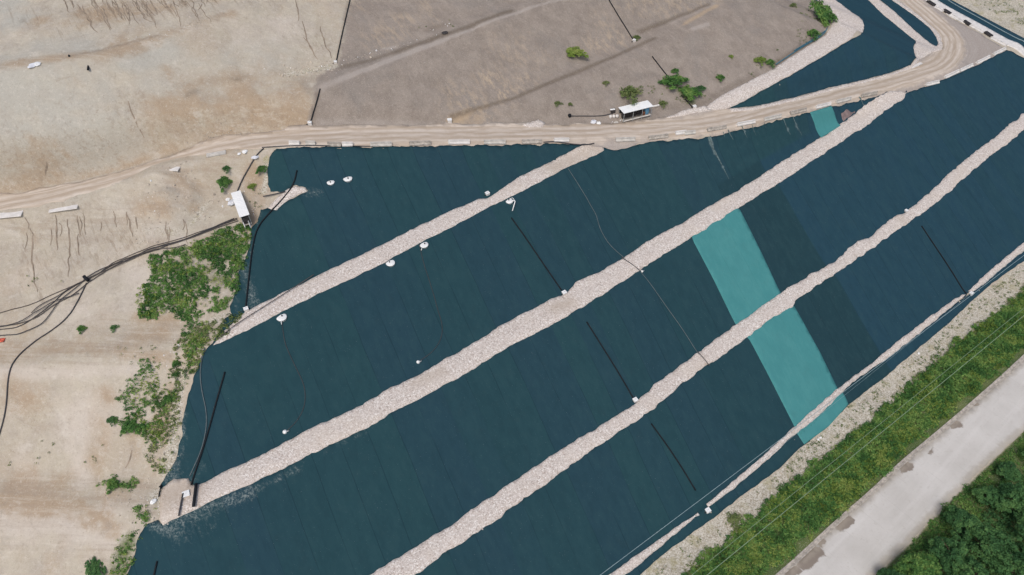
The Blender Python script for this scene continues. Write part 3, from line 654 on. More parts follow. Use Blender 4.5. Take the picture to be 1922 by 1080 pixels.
# ------------------------------------------------------------------ ground
cut = np.full(XX.shape, -50.0)
for P in SH:
    x0, y0 = P[:, :2].min(0) - 2; x1, y1 = P[:, :2].max(0) + 2
    m = (XX > x0) & (XX < x1) & (YY > y0) & (YY < y1)
    if not m.any(): continue
    Pc = P[::2]
    cut[m] = np.maximum(cut[m], sdf(XX[m], YY[m], Pc))
drop = .3 * sstep(.5, 1.6, cut)
open_ = 1 - sstep(-1.5, .2, cut)
und = (fbm(XX, YY, 9, 71, 4) * .55 + fbm(XX, YY, 2.4, 77, 2) * .14) * open_
mc = wp([(318,378)])[0]; dm = np.hypot((XX - mc[0]) * .8, (YY - mc[1]))
und = und + 1.8 * np.exp(-(dm / 4.6) ** 2) + .3 * np.sin(dm * 2.2) * np.exp(-(dm / 5.5) ** 2)
gz = HG + und - drop
def HS(x, y):     # soil surface as built
    fx = np.clip((x - GX[0]) / GS, 0, len(GX) - 1.001); fy = np.clip((y - GY[0]) / GS, 0, len(GY) - 1.001)
    i = fx.astype(int); j = fy.astype(int); u = fx - i; v = fy - j
    return (gz[j, i] * (1 - u) + gz[j, i + 1] * u) * (1 - v) + (gz[j + 1, i] * (1 - u) + gz[j + 1, i + 1] * u) * v
ext = [30, 90, 250, 700, 1800]
EX = np.r_[[GX[0] - e for e in ext[::-1]], GX, [GX[-1] + e for e in ext]]; EY = np.r_[[GY[0] - e for e in ext[::-1]], GY, [GY[-1] + e for e in ext]]
ex, ey = np.meshgrid(EX, EY); exf, eyf = ex.ravel(), ey.ravel()
V = np.column_stack([exf, eyf, HS(exf, eyf)])
nx_, ny_ = len(EX), len(EY)
i = np.arange(nx_ - 1); j = np.arange(ny_ - 1); ii, jj = np.meshgrid(i, j)
a = (jj * nx_ + ii).ravel(); Fq = np.column_stack([a, a + 1, a + nx_ + 1, a + nx_])
ground = mesh('ground', V, Fq, M['soil']); tag(ground, kind='structure')
gx_, gy_ = exf, eyf
def softpoly(px, soft, world=False):
    P = np.asarray(px, float) if world else wp(px)
    return np.clip(.5 + sdf(gx_, gy_, P) / (2 * soft), 0, 1)
cover = softpoly([(648,-90),(655,0),(645,50),(632,118),(600,142),(585,165),(590,190),(583,235),(700,255),(860,250),(1000,250),(1200,245),(1330,215),(1449,133),(1549,67),(1557,40),(1540,0),(1480,-60),(1400,-130),(650,-130)], 1.3)
brown = blobs(gx_, gy_, [(0,940,150,950,1.2,.9),(150,950,220,990,1.,.8),(0,600,100,640,1.,.5),(20,740,60,760,3,.5),(200,740,190,830,2.5,.5),(270,900,320,850,2,.5),(270,400,330,400,2,.6),(330,340,370,400,1.2,.5),(0,358,150,333,1.1,.7),(150,333,250,308,1.1,.8),(250,308,350,272,1.1,.8),(350,272,430,248,1.1,.8),(430,248,560,234,1.,.7),(0,955,130,970,.8,.7),(130,970,215,1008,.8,.6),(240,640,250,600,2,.4),(250,600,360,598,1.2,.8),(80,660,330,668,1.2,.7),(290,860,330,700,2,.5),(120,340,135,300,2,.5),(540,205,430,240,2,.6),(150,440,160,430,2,.3),(330,215,530,190,7,.8),(350,165,470,152,3.5,.6),(540,205,575,222,4,.8),(300,262,520,235,2.5,.6),(60,335,250,312,4,.45),(160,30,300,12,4,.75),(250,15,400,-5,4,.5),(80,45,150,45,3,.5),(0,123,187,103,1.8,.8),(187,103,330,58,2.2,.85),(330,58,430,25,1.8,.6),(200,85,280,55,3,.55),
   (250,630,370,610,2.6,.75),(0,660,250,650,2.2,.6),(40,905,220,930,2.6,.5),(90,1035,100,1030,3,.5),(170,860,200,905,1.5,.55),(50,435,62,455,1.5,.7),(250,780,260,860,2.5,.5),(310,130,320,150,2,.3),(845,232,900,205,1.6,.9),(900,205,930,190,1.,.6),(300,380,370,350,4,.45),(480,330,480,380,2.5,.5),(470,400,478,425,1.5,.8),(400,440,380,450,1,.6),(1290,30,1340,15,1.2,.9),(380,140,560,170,2,.3),(215,930,232,925,1.5,.6),(0,960,150,965,1.5,.4)])
grey = blobs(gx_, gy_, [(0,150,150,235,12,.8),(80,85,170,92,5,.7),(255,102,300,88,5,.9),(0,200,60,260,8,.7),(43,35,43,42,1.3,1.4),(0,12,20,0,4,.9),(280,165,400,175,4,.7),(300,150,520,110,6,.5),(665,30,660,70,2.5,.9),(200,180,330,200,4,.5),(30,100,60,90,4,.5),(0,60,30,40,6,.5)])
pale = blobs(gx_, gy_, [(0,970,120,985,2.5,1.),(120,985,220,1020,2.5,.9),(0,700,280,695,1.2,.9),(30,780,60,900,3,.4),(350,375,300,345,1.5,.6),(230,470,280,560,3,.6),(140,800,185,780,5,.8),(150,860,160,905,1.8,.9),(100,590,240,580,4,.55),(60,1000,200,1020,4,.6),(250,430,330,450,3,.5),(150,430,300,400,4,.35),(0,375,200,330,1.5,.5),(20,520,120,500,4,.3),(240,350,340,330,3,.4),(400,60,540,60,6,.4),(200,950,260,1000,3,.5),(60,700,60,760,4,.3),(640,147,840,72,.9,1.2),(840,72,1000,15,.7,.9),(640,205,1100,205,.1,.1)])
strip = wp([(1083,1182),(1132,1140),(1202,1080),(1240,1046),(1282,1015),(1332,980),(1382,942),(1462,882),(1509,837),(1555,802),(1592,762),(1642,722),(1725,655),(1829,562),(1922,492),(2150,290),(2200,340),(1922,550),(1869,590),(1802,640),(1755,682),(1715,720),(1649,780),(1575,837),(1515,890),(1465,927),(1365,1020),(1292,1073),(1180,1180)])
gravel = np.maximum(softpoly(strip, .8, True), softpoly([(1700,-60),(1758,-2),(1842,44),(1922,88),(2100,180),(2100,-80),(1900,-90)], 1.0))
gravel = np.maximum(gravel, blobs(gx_, gy_, [(150,425,300,400,2.5,.35),(270,435,340,440,2.5,.5),(260,350,290,440,1.5,.4),(360,420,390,385,1.2,.6),(300,930,340,940,2.2,.75),(300,960,320,935,1.5,.5),(540,140,630,125,1.6,.6),(330,800,338,700,1.2,.8),(310,880,330,830,1.5,.8),(400,600,455,590,1.5,.6),(345,950,300,985,1.2,.6),(500,300,495,360,.8,.8)]))
green = np.maximum(softpoly([(1180,1180),(1292,1073),(1365,1020),(1465,927),(1575,837),(1649,780),(1715,720),(1802,640),(1869,590),(1922,552),(2200,340),(2160,450),(1922,668),(1782,793),(1572,977),(1400,1130),(1330,1190)], .6),
                   softpoly([(1545,1190),(1645,1082),(1720,1010),(1786,940),(1852,877),(1924,808),(2120,645),(2500,700),(2300,1400),(1600,1400)], .6))
green = np.maximum(green, blobs(gx_, gy_, [(300,540,420,520,4.5,.45),(340,500,440,460,4,.45),(1262,155,1300,190,1.6,.6),(1078,103,1078,103,1.5,.6),(300,800,240,800,1.6,.4),(330,660,420,610,2.,.35),(225,912,245,912,1.5,.5),(240,1020,215,1080,2.2,.6)]))
rill = blobs(gx_, gy_, [(200,20,480,-20,6,.95),(560,60,600,80,3,.5),(150,470,240,450,5,.6),(60,450,70,560,3,.6),(240,210,300,260,5,.4),(40,300,230,290,6,.4),(330,240,520,225,4,.45),(120,400,260,420,4,.4),(0,800,120,780,5,.2),(30,20,140,60,4,.5)])
straw = blobs(gx_, gy_, [(920,150,945,178,3,1.),(860,185,890,200,4,.8),(735,60,760,40,3,.8),(800,10,820,40,2,.5),(960,170,990,150,2.5,.7),(1110,88,1160,75,2.5,.8),(1130,40,1160,70,2.5,.5),(1180,10,1330,0,4,.6),(700,60,710,90,2.5,.6),(640,20,680,10,2.5,.5),(1320,10,1250,20,3,.6),(950,100,1000,100,5,.4)])
darkm = blobs(gx_, gy_, [(43,38,43,42,.9,.5),(640,128,740,98,.9,.7),(740,98,960,22,1.0,.8),(980,178,1120,120,.8,.8),(1120,120,1230,70,.7,.8),(845,222,980,180,.6,.8),(1200,60,1330,10,.8,.8),(250,318,350,282,.6,.5),(350,282,430,256,.6,.6),(130,108,300,66,.6,.5),(560,150,600,145,1.5,.4),(330,160,500,140,1.2,.3),(300,330,350,345,.8,.4),(600,165,585,230,.6,.5),(632,118,655,0,.5,.4),(800,58,835,45,1.,.5),(1250,200,1330,190,1.2,.4),(1340,180,1420,140,1.2,.5),(1450,122,1550,62,1.,.7),(1500,-10,1550,20,.8,.5),(570,155,580,170,1.2,.5),(350,180,370,170,1.,.5),(150,55,170,65,.1,.1),(440,150,450,148,.8,.6),(485,30,520,60,.3,.2),(0,170,60,160,.1,.1)])
trk = blobs(gx_, gy_, [(600,165,640,147,1.,.8),(640,147,840,72,.7,1.2),(840,72,1000,15,.5,1.),(1000,15,1180,-35,.5,.9),(640,140,860,55,2.6,.35),(1340,10,1260,42,1.6,.5),(1330,45,1300,55,.8,.9),(720,92,745,86,.5,1.),(880,225,1100,130,4,.18),(930,195,1050,170,3,.25),(860,238,1000,215,1.5,.4),(1100,200,1180,160,3,.2),(600,230,840,236,.9,.6)])
och = blobs(gx_, gy_, [(845,232,880,212,1.0,1.),(880,212,915,200,.8,.7),(870,232,900,225,1.5,.6),(1285,45,1345,12,.9,.8),(640,125,700,100,.8,.4),(1240,70,1285,45,.5,.4)])
tyr = blobs(gx_, gy_, [(-50,670,250,650,2.8,1.),(250,640,380,625,3,1.),(-50,925,250,930,3.2,1.),(240,935,300,950,2.,.8),(0,440,300,400,5,.55),(300,350,440,290,3,.7),(0,125,190,105,2,.6),(190,100,440,30,2,.6),(420,230,560,215,3,.6),(200,600,380,600,2,.5),(0,1000,200,1030,4,.5)])
colattr(ground.data, 'md', np.column_stack([trk, och, tyr]))
colattr(ground.data, 'ma', np.column_stack([cover, brown, grey])); colattr(ground.data, 'mb', np.column_stack([pale, gravel, green])); colattr(ground.data, 'mc', np.column_stack([rill, straw, darkm]))
def W(px):       # a point standing on the built soil or on a sheet
    p = wp([px])[0]; return p
def onsoil(px):
    p = cast([px], HS)[0]; return p

# erosion gullies: flat tapering ribbons on the soil, their shade painted in dark brown
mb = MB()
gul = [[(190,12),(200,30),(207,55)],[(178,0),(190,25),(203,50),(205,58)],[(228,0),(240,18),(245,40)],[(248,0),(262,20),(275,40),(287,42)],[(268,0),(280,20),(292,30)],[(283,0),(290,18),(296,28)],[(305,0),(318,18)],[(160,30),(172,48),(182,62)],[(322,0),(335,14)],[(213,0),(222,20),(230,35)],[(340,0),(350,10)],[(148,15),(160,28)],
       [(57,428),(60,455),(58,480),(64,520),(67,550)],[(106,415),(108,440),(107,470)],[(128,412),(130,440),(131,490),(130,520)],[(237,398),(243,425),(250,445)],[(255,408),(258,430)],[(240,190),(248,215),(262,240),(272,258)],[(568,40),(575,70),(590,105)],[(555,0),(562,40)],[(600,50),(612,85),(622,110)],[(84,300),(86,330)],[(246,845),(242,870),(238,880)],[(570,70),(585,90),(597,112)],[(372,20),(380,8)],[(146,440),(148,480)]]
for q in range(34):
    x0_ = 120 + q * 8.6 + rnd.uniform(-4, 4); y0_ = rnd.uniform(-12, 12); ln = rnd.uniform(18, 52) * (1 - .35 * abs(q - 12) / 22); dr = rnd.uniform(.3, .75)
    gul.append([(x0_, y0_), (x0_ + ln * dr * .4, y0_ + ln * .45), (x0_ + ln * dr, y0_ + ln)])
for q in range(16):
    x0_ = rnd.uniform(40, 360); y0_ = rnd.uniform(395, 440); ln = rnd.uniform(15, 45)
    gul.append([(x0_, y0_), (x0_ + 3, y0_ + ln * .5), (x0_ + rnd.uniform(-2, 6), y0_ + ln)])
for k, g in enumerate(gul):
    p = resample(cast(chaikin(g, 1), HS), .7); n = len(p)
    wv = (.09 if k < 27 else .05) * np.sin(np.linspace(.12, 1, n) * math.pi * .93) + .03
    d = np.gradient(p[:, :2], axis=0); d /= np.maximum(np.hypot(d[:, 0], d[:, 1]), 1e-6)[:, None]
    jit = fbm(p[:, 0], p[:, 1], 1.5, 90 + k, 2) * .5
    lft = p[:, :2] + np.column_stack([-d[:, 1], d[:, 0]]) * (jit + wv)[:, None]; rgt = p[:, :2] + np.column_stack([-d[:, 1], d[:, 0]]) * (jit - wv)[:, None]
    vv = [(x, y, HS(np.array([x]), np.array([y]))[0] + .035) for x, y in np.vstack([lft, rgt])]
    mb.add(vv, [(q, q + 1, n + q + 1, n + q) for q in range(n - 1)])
tag(mb.build('gully_shade_ribbons', M['rill']), kind='structure')

mb = MB()
for k, (g, wd_) in enumerate([([(1331,258),(1335,272),(1342,290)],.34),([(1340,284),(1352,306),(1368,338)],.16),([(1366,245),(1370,254),(1376,264)],.13),([(1392,238),(1396,248),(1402,260)],.12),([(1411,236),(1414,246),(1419,256)],.12),
      ([(1470,224),(1475,238),(1483,254)],.14),([(1488,221),(1494,236),(1505,256)],.13),([(1614,184),(1618,194),(1625,208)],.15),([(1434,231),(1437,241)],.1),([(1357,249),(1360,259)],.1),([(1612,183),(1616,190)],.2)]):
    p = resample(cast(chaikin(g, 2), H), .5); n = len(p); d = np.gradient(p[:, :2], axis=0); d /= np.maximum(np.hypot(d[:, 0], d[:, 1]), 1e-6)[:, None]
    wv = wd_ * np.linspace(1, .25, n) * (1 + fbm(p[:, 0], p[:, 1], .8, k, 2)); N_ = np.column_stack([-d[:, 1], d[:, 0]])
    vv = [(x, y, H(np.array([x]), np.array([y]))[0] + .2) for x, y in np.vstack([p[:, :2] + N_ * wv[:, None], p[:, :2] - N_ * wv[:, None]])]
    mb.add(vv, [(q, q + 1, n + q + 1, n + q) for q in range(n - 1)])
tag(mb.build('silt_streaks', M['wash']), kind='structure')

# ------------------------------------------------------------------ plants
def leaves(cen, rad, nper, size, seed, flat=.75):
    """many small leaf faces around given clump centres (numpy)"""
    r = np.random.default_rng(seed); n = len(cen) * nper
    c = np.repeat(cen, nper, axis=0); R = np.repeat(rad, nper)
    d = r.normal(size=(n, 3)); d /= np.linalg.norm(d, axis=1)[:, None]; d[:, 2] = np.abs(d[:, 2]) * flat
    p = c + d * (R * r.uniform(.45, 1.05, n) ** .6)[:, None]
    a = r.normal(size=(n, 3)); a /= np.linalg.norm(a, axis=1)[:, None]
    nrm = d + r.normal(size=(n, 3)) * .55 + np.array([0, 0, .5]); nrm /= np.linalg.norm(nrm, axis=1)[:, None]
    u = np.cross(nrm, a); u /= np.linalg.norm(u, axis=1)[:, None]; v = np.cross(nrm, u)
    s = (size * r.uniform(.55, 1.4, n))[:, None]
    V = np.stack([p - u * s, p - v * s * .45, p + u * s, p + v * s * .45], 1).reshape(-1, 3)
    return V, np.arange(n * 4).reshape(-1, 4)
def weeds(name, polys, dens, mat, seed, hole=.0, size=.17, nper=9, clump=.42, tall=.3, kind='stuff', cl=None, surf=None, nscale=2.0):
    r = np.random.default_rng(seed); out = []
    for poly in polys:
        P = wp(poly); x0, y0 = P[:, :2].min(0); x1, y1 = P[:, :2].max(0)
        n = int((x1 - x0) * (y1 - y0) * dens); x = r.uniform(x0, x1, n); y = r.uniform(y0, y1, n)
        s_ = sdf(x, y, P) + fbm(x, y, 2.0, seed, 2) * 1.6
        m = (s_ > 0) & (fbm(x, y, nscale, seed + 3, 3) > hole - .5 + .001)
        out.append(np.column_stack([x[m], y[m]]))
    xy = np.vstack(out); z = np.maximum(HS(xy[:, 0], xy[:, 1]), -9) + (surf or 0)
    hh = 1 + fbm(xy[:, 0], xy[:, 1], 3.0, seed + 9, 2)
    cen = np.column_stack([xy, z + r.uniform(0, tall, len(xy)) * hh])
    V, Fc = leaves(cen, r.uniform(.5, 1.2, len(xy)) * clump, nper, size, seed)
    o = mesh(name, V, Fc, mat, smooth=False); tag(o, cl, 'weeds' if cl else None, kind=kind); return o
W1 = [(283,470),(300,482),(330,472),(350,465),(370,455),(400,440),(420,428),(455,422),(468,430),(468,470),(455,500),(445,530),(437,560),(430,575),(415,592),(400,594),(365,600),(330,592),(300,600),(262,598),(260,560),(268,530),(290,518),(283,490)]
weeds('weeds', [W1], 15, M['lush'], 101, .29, cl=None, size=.17, clump=.36, tall=.3, nper=8)
weeds('weeds', [[(350,612),(420,596),(455,588),(445,606),(400,645),(385,655),(370,680),(355,720),(345,760),(335,830),(318,875),(300,900),(285,890),(280,830),(290,780),(310,720),(330,680),(335,640)]], 7, M['olive'], 102, .34, size=.16, clump=.36)
weeds('weeds', [[(228,740),(255,700),(275,665),(300,680),(300,715),(285,735),(305,755),(325,740),(330,765),(318,800),(305,845),(288,852),(280,825),(262,815),(232,825),(222,805),(205,798),(200,785),(228,775)],[(333,640),(352,600),(400,590),(385,650),(365,690),(350,715),(345,670)],[(180,908),(205,900),(230,893),(258,905),(256,922),(225,925),(200,920)],[(275,935),(292,955),(280,985),(265,1008),(250,1045),(236,1085),(215,1130),(195,1110),(215,1045),(235,1010),(258,990),(262,950)]], 6, M['lush'], 103, .40, size=.16, clump=.36, tall=.35, nscale=1.6)
weeds('weeds', [[(20,520),(75,520),(72,545),(30,540)],[(90,520),(120,515),(125,540),(95,540)],[(10,860),(35,858),(30,885),(10,880)],[(55,850),(90,850),(90,880),(60,880)],[(60,820),(110,820),(110,850),(55,850)],[(160,830),(200,830),(190,880),(165,880)],[(225,640),(300,650),(290,690),(240,690)],[(405,305),(440,305),(438,335),(410,335)],[(455,340),(500,345),(495,385),(462,390)]], 1.0, M['olive'], 104, .5, size=.13, clump=.3, nper=7)
VERGE = [(1172,1182),(1285,1078),(1345,1028),(1460,927),(1515,885),(1575,832),(1649,775),(1715,715),(1802,636),(1869,586),(1922,548),(2150,370),(2150,435),(1922,645),(1875,694),(1782,775),(1682,862),(1640,903),(1575,958),(1469,1052),(1340,1160)]
weeds('grass', [VERGE], 10, M['lush'], 105, .04, size=.21, nper=9, clump=.5, tall=.55)
weeds('grass', [VERGE], 6.5, M['yellow'], 106, .46, size=.15, nper=8, clump=.4, tall=.75, nscale=4.0)
weeds('weeds', [[(275,935),(292,955),(280,985),(265,1008),(250,1045),(236,1085),(215,1130),(195,1110),(215,1045),(235,1010),(258,990),(262,950)],[(300,730),(345,690),(335,830),(318,875),(300,900),(290,840)],[(228,740),(300,680),(300,760),(330,765),(300,850),(222,805)]], 4, M['yellow'], 120, .38, size=.14, nper=8, clump=.32, tall=.35)
LOWV = [(1185,1182),(1250,1110),(1345,1050),(1430,970),(1572,905),(1700,800),(1860,690),(1930,640),(2150,430),(2150,435),(1922,645),(1875,694),(1782,775),(1682,862),(1640,903),(1575,958),(1469,1052),(1340,1160)]
weeds('grass', [LOWV], 8.0, M['yellow'], 117, .42, size=.15, nper=8, clump=.4, tall=.75, nscale=3.0)
weeds('grass', [[(1200,1150),(1292,1066),(1365,1012),(1465,918),(1515,881),(1575,826),(1649,768),(1715,708),(1802,630),(1869,580),(1922,541),(2150,362),(2150,372),(1922,552),(1802,640),(1715,722),(1575,842),(1465,932),(1292,1082)]], 6, M['olive'], 118, .40, size=.13, nper=7, clump=.3, tall=.3)
weeds('grass', [[(1470,878),(1555,806),(1645,730),(1735,658),(1835,566),(1922,500),(1922,512),(1835,580),(1735,675),(1645,748),(1555,826),(1470,900)],[(1340,1000),(1400,955),(1410,965),(1350,1010)],[(1215,1075),(1250,1060),(1255,1072),(1220,1085)]], 2.6, M['olive'], 119, .42, size=.12, nper=7, clump=.28, tall=.2)
weeds('grass', [[(1600,1130),(1648,1083),(1720,1013),(1788,943),(1854,880),(1924,812),(2120,650),(2150,700),(1922,890),(1850,960),(1760,1030),(1680,1130)]], 8, M['lush'], 107, .18, size=.17, clump=.4)
weeds('undergrowth', [[(1665,1180),(1690,1120),(1760,1030),(1850,960),(1930,885),(2150,690),(2400,800),(2200,1250)]], 5, M['darkleaf'], 108, .1, size=.24, clump=.6, tall=.8)
weeds('weeds', [strip_px for strip_px in [[(1212,1078),(1340,985),(1470,884),(1560,806),(1645,727),(1735,655),(1835,563),(1922,498),(1922,540),(1800,636),(1715,712),(1570,832),(1460,920),(1290,1068)]]], .9, M['olive'], 109, .48, size=.14, clump=.34, nper=8)
weeds('weeds', [[(1800,-30),(1850,20),(1922,50),(2020,100),(2060,-30)]], .8, M['olive'], 110, .45, size=.18, clump=.5, nper=8)
weeds('weeds', [[(1160,560/3),(1330,195),(1345,175),(1290,150),(1200,160)]], .8, M['olive'], 111, .55, size=.15, clump=.35)
weeds('weeds', [[(1400,150),(1440,130),(1500,95),(1550,55),(1530,10),(1500,30),(1500,70),(1420,120)],[(770,55),(812,40),(862,35),(858,46),(813,58)],[(1030,185),(1060,185),(1060,205),(1030,205)]], .8, M['olive'], 112, .55, size=.13, clump=.3)

def bush_mesh(name, seed, w=1.0, h=.8, n=30, nper=28, size=.1):
    r = np.random.default_rng(seed); a = r.uniform(0, 2 * math.pi, n); q = np.sqrt(r.uniform(0, 1, n)) * w * (.75 + .3 * np.sin(a * 3 + seed))
    cen = np.column_stack([q * np.cos(a), q * np.sin(a), .12 + h * (1 - (q / w / 1.05) ** 2).clip(0) * r.uniform(.35, 1, n)])
    V, Fc = leaves(cen, r.uniform(.16, .34, n), nper, size, seed, 1.0)
    me = bpy.data.meshes.new(name); o = mesh(name, V, Fc, None, smooth=False); d = o.data; bpy.data.objects.remove(o); return d
BM = [bush_mesh('bush', 200 + k, n=34 + 6 * k) for k in range(4)]
mats_b = {}
def bush(px, rx, k, mat, label, sc=1.0, hz=.8, ry=None):
    p = onsoil(px); dist = np.linalg.norm(p - CAM); m = dist / F
    key = (k, mat)
    if key not in mats_b: me = BM[k].copy(); me.materials.clear(); me.materials.append(M[mat]); mats_b[key] = me
    o = bpy.data.objects.new('bush', mats_b[key]); link(o); o.location = p - np.array([0, 0, .06])
    s = rx * m * sc; o.scale = (s, (ry or rx * .85) * m * 1.35, s * hz); o.rotation_euler = (0, 0, rnd.uniform(-.4, .4))
    tag(o, label, 'bush'); return o
for a in [((1079,103),23,3,'yellow','yellow-green bush standing alone on the bare grey slope',1,.5,14),
          ((1180,182),22,1,'olive','faded green bush directly above the open-fronted white-roofed shelter'),
          ((1262,160),30,2,'lush','broad leafy bush at the end of the short black pipe above the shelter',1,.5,14),
          ((1292,180),21,3,'lush','dark green bush hugging the gravel just right of the broad bush',1,.7,18),
          ((1267,136),8,0,'lush','small round bush directly above the broad leafy bush'),
          ((1243,197),9,1,'olive','low shrub touching the right end of the open-fronted shelter'),
          ((1314,170),10,0,'darkleaf','small dark shrub beside the lower end of the upper gravel band'),
          ((1351,149),9,2,'lush','lone round shrub between the broad bush and the yellowish bush'),
          ((1426,117),11,0,'yellow','yellowish bush by the blue pipe'),
          ((1444,121),10,1,'lush','greener bush touching the yellowish one by the blue pipe'),
          ((1372,108),5,2,'yellow','tiny bright yellow plant alone on the grey slope'),
          ((1541,32),20,3,'lush','tall dark green shrub at the bend of the upper gravel band',1,.8,36),
          ((1524,68),13,1,'lush','bushy shrub just below the tall one at the gravel bend'),
          ((1489,12),6,0,'olive','small dry shrub left of the gravel bend near the top'),
          ((1195,73),7,2,'olive','little shrub at the foot of the long black pipe on the grey slope'),
          ((1137,158),7,0,'olive','wispy shrub on the grey slope up and left of the shelter'),
          ((1046,196),7,1,'olive','thin olive shrub left of the shelter, farther from it'),
          ((1070,197),5,3,'olive','thin olive shrub left of the shelter, nearer to it'),
          ((421,347),13,2,'lush','bright green bush at the upper end of the white-roofed rack',1,.8,18),
          ((426,319),9,1,'darkleaf','small dark bush above the bright green one near the white-roofed rack'),
          ((492,318),9,3,'lush','bush on the pale soil beside the dark liner edge, under the road',1,.7,14),
          ((474,352),8,0,'yellow','yellowish shrub right of the white-roofed rack'),
          ((154,620),8,2,'lush','small bush alone on the tan track, farthest left'),
          ((214,617),7,1,'darkleaf','small bush alone on the tan track, left of the big weed patch'),
          ((331,684),8,3,'lush','compact shrub below the weed patch, nearest the liner corner'),
          ((331,704),7,0,'lush','compact shrub just below another on the pale soil near the liner corner'),
          ((316,752),10,2,'lush','round dark shrub at the top of the lower weed clumps'),
          ((246,803),17,3,'lush','dense bush at the lower left of the weed clumps',1,.6,13),
          ((268,806),12,1,'lush','dense bush joined to the right of the lower left one'),
          ((212,790),9,0,'darkleaf','dull grey-green shrub at the far left of the weed clumps'),
          ((213,914),12,2,'lush','bush on the lower tan track'),
          ((178,1072),15,3,'darkleaf','dark bush at the bottom edge of the bare soil',1,.7,22),
          ((1376,978),14,1,'olive','grassy tuft growing in the stones beside the foot of the liner')]:
    bush(*a)

def tree(px, Rm, hgt, seed, label, mat='darkleaf', z0=-.4):
    p = cast([px], lambda x, y: np.full_like(x, hgt * .8))[0]; g = float(HS(np.array([p[0]]), np.array([p[1]]))[0])
    root = empty('tree', (p[0], p[1], g)); tag(root, label, 'tree', 'trees beyond the road')
    r = np.random.default_rng(seed); mb = MB(); top = (r.uniform(-.3, .3), r.uniform(-.3, .3), hgt * .8)
    mb.tube([(0, 0, -.3), (.05, 0, hgt * .3), top], [.2, .15, .05], 8)
    for k in range(7):
        a = k * 2.4 + seed; z = hgt * (.3 + .06 * k); e = Rm * r.uniform(.5, .8)
        mb.tube([(0, 0, z), (e * .5 * math.cos(a), e * .5 * math.sin(a), z + .5), (e * math.cos(a), e * math.sin(a), z + 1.1)], [.09, .06, .02], 5)
    mb.build('trunk', M['bark'], root, True)
    n = 90; u = r.normal(size=(n, 3)); u /= np.linalg.norm(u, axis=1)[:, None]; u[:, 2] = np.abs(u[:, 2]) * 1.1 - .35
    k = r.uniform(.45, 1.0, n) ** .5 * (1 + .22 * np.sin(3 * np.arctan2(u[:, 1], u[:, 0]) + seed))
    cen = np.column_stack([u[:, 0] * Rm * k, u[:, 1] * Rm * k, hgt * .55 + u[:, 2] * hgt * .42 * k])
    V, Fc = leaves(cen, r.uniform(.35, .85, n) * Rm / 3, 62, .20, seed, 1.0)
    mesh('crown', V, Fc, M[mat], root, smooth=False)
for a in [((1742,1062),3.0,6.5,301,'lighter green tree at the inner edge of the wood, lowest in the photo','lush'),
          ((1790,1030),2.8,7.0,302,'dark tree behind the lighter one at the lower edge of the wood'),
          ((1818,975),2.6,6.5,303,'rounded tree whose crown leans toward the pale road'),
          ((1872,1010),3.3,8.0,304,'tallest dark crown in the middle of the wood'),
          ((1835,1075),3.1,7.0,305,'broad tree at the bottom edge of the photo inside the wood'),
          ((1912,930),2.8,6.5,306,'dark tree nearest the right edge, highest up along the wood'),
          ((1862,925),1.9,4.5,307,'small young tree in the gap nearest the road'),
          ((1918,1062),3.2,7.5,308,'dark tree in the bottom right corner'),
          ((1690,1090),2.2,5.0,309,'small tree at the lowest tip of the wood beside the grass'),
          ((1770,1120),3.0,7.0,310,'tree whose crown is cut by the bottom edge of the photo'),
          ((1960,985),3.2,7.5,311,'dark tree cut by the right edge of the photo'),
          ((1900,880),1.7,4.0,312,'low bushy tree by the road near the right edge'),
          ((1970,850),2.6,6.0,313,'tree just outside the right edge')]:
    tree(*a)

weeds('weeds', [W1], 3.0, M['yellow'], 115, .52, size=.15, clump=.35, tall=.7)
weeds('undergrowth', [[(350,612),(420,596),(455,588),(445,606),(400,645),(385,655),(370,680),(355,720),(345,760),(340,700),(345,650)]], 7, M['yellow'], 116, .40, size=.14, clump=.34)
# ------------------------------------------------------------------ pipes and cables
def pipe(name, px, r, mat, label, cat, lift=0.16, hfun=None, smooth=2, group=None, wob=0.0, seed=1):
    p = cast(chaikin(px, smooth), hfun or H); p = resample(p, .8)
    if wob:
        d = np.gradient(p[:, :2], axis=0); d /= np.maximum(np.hypot(d[:, 0], d[:, 1]), 1e-6)[:, None]
        k = fbm(p[:, 0], p[:, 1], 5, seed, 2) * wob * np.sin(np.linspace(0, math.pi, len(p)))
        p[:, 0] -= d[:, 1] * k; p[:, 1] += d[:, 0] * k
    p[:, 2] = (hfun or H)(p[:, 0], p[:, 1]) + r * .8 + lift
    mb = MB().tube(p, r, 8); o = mb.build(name, M[mat], None, True)
    c = p.mean(0); c[2] = p[:, 2].min() - r; o.data.transform(Matrix.Translation(-Vector(c))); o.location = c
    tag(o, label, cat, group); return o
for px, lab in [([(960,411),(985,446),(1010,483),(1054,547)],'straight black pipe ending at the white box on the second gravel band'),
                ([(1101,606),(1130,652),(1160,700),(1189,750)],'straight black pipe ending at the white box on the lowest wide gravel band'),
                ([(1222,797),(1250,835),(1280,880),(1305,922)],'straight black pipe on the lowest wide sheet, left of the teal panel'),
                ([(1729,426),(1755,465),(1785,510),(1806,545),(1813,553)],'straight black pipe right of the teal panels, ending at the thin gravel line'),
                ([(423,700),(410,745),(395,800),(382,845),(368,885),(360,912)],'thick black pipe down the left end of the slope to the littered gravel tip'),
                ([(558,322),(552,348),(535,372),(508,400),(482,430),(473,475),(466,540),(462,578)],'black pipe crossing the small gravel tongue and running down to the upper gravel band'),
                ([(296,1055),(290,1082),(280,1120)],'short black pipe at the bottom left of the wide sheet')]:
    o = pipe('drain_pipe', px, .13, 'black', lab, 'pipe')
S_ = HS
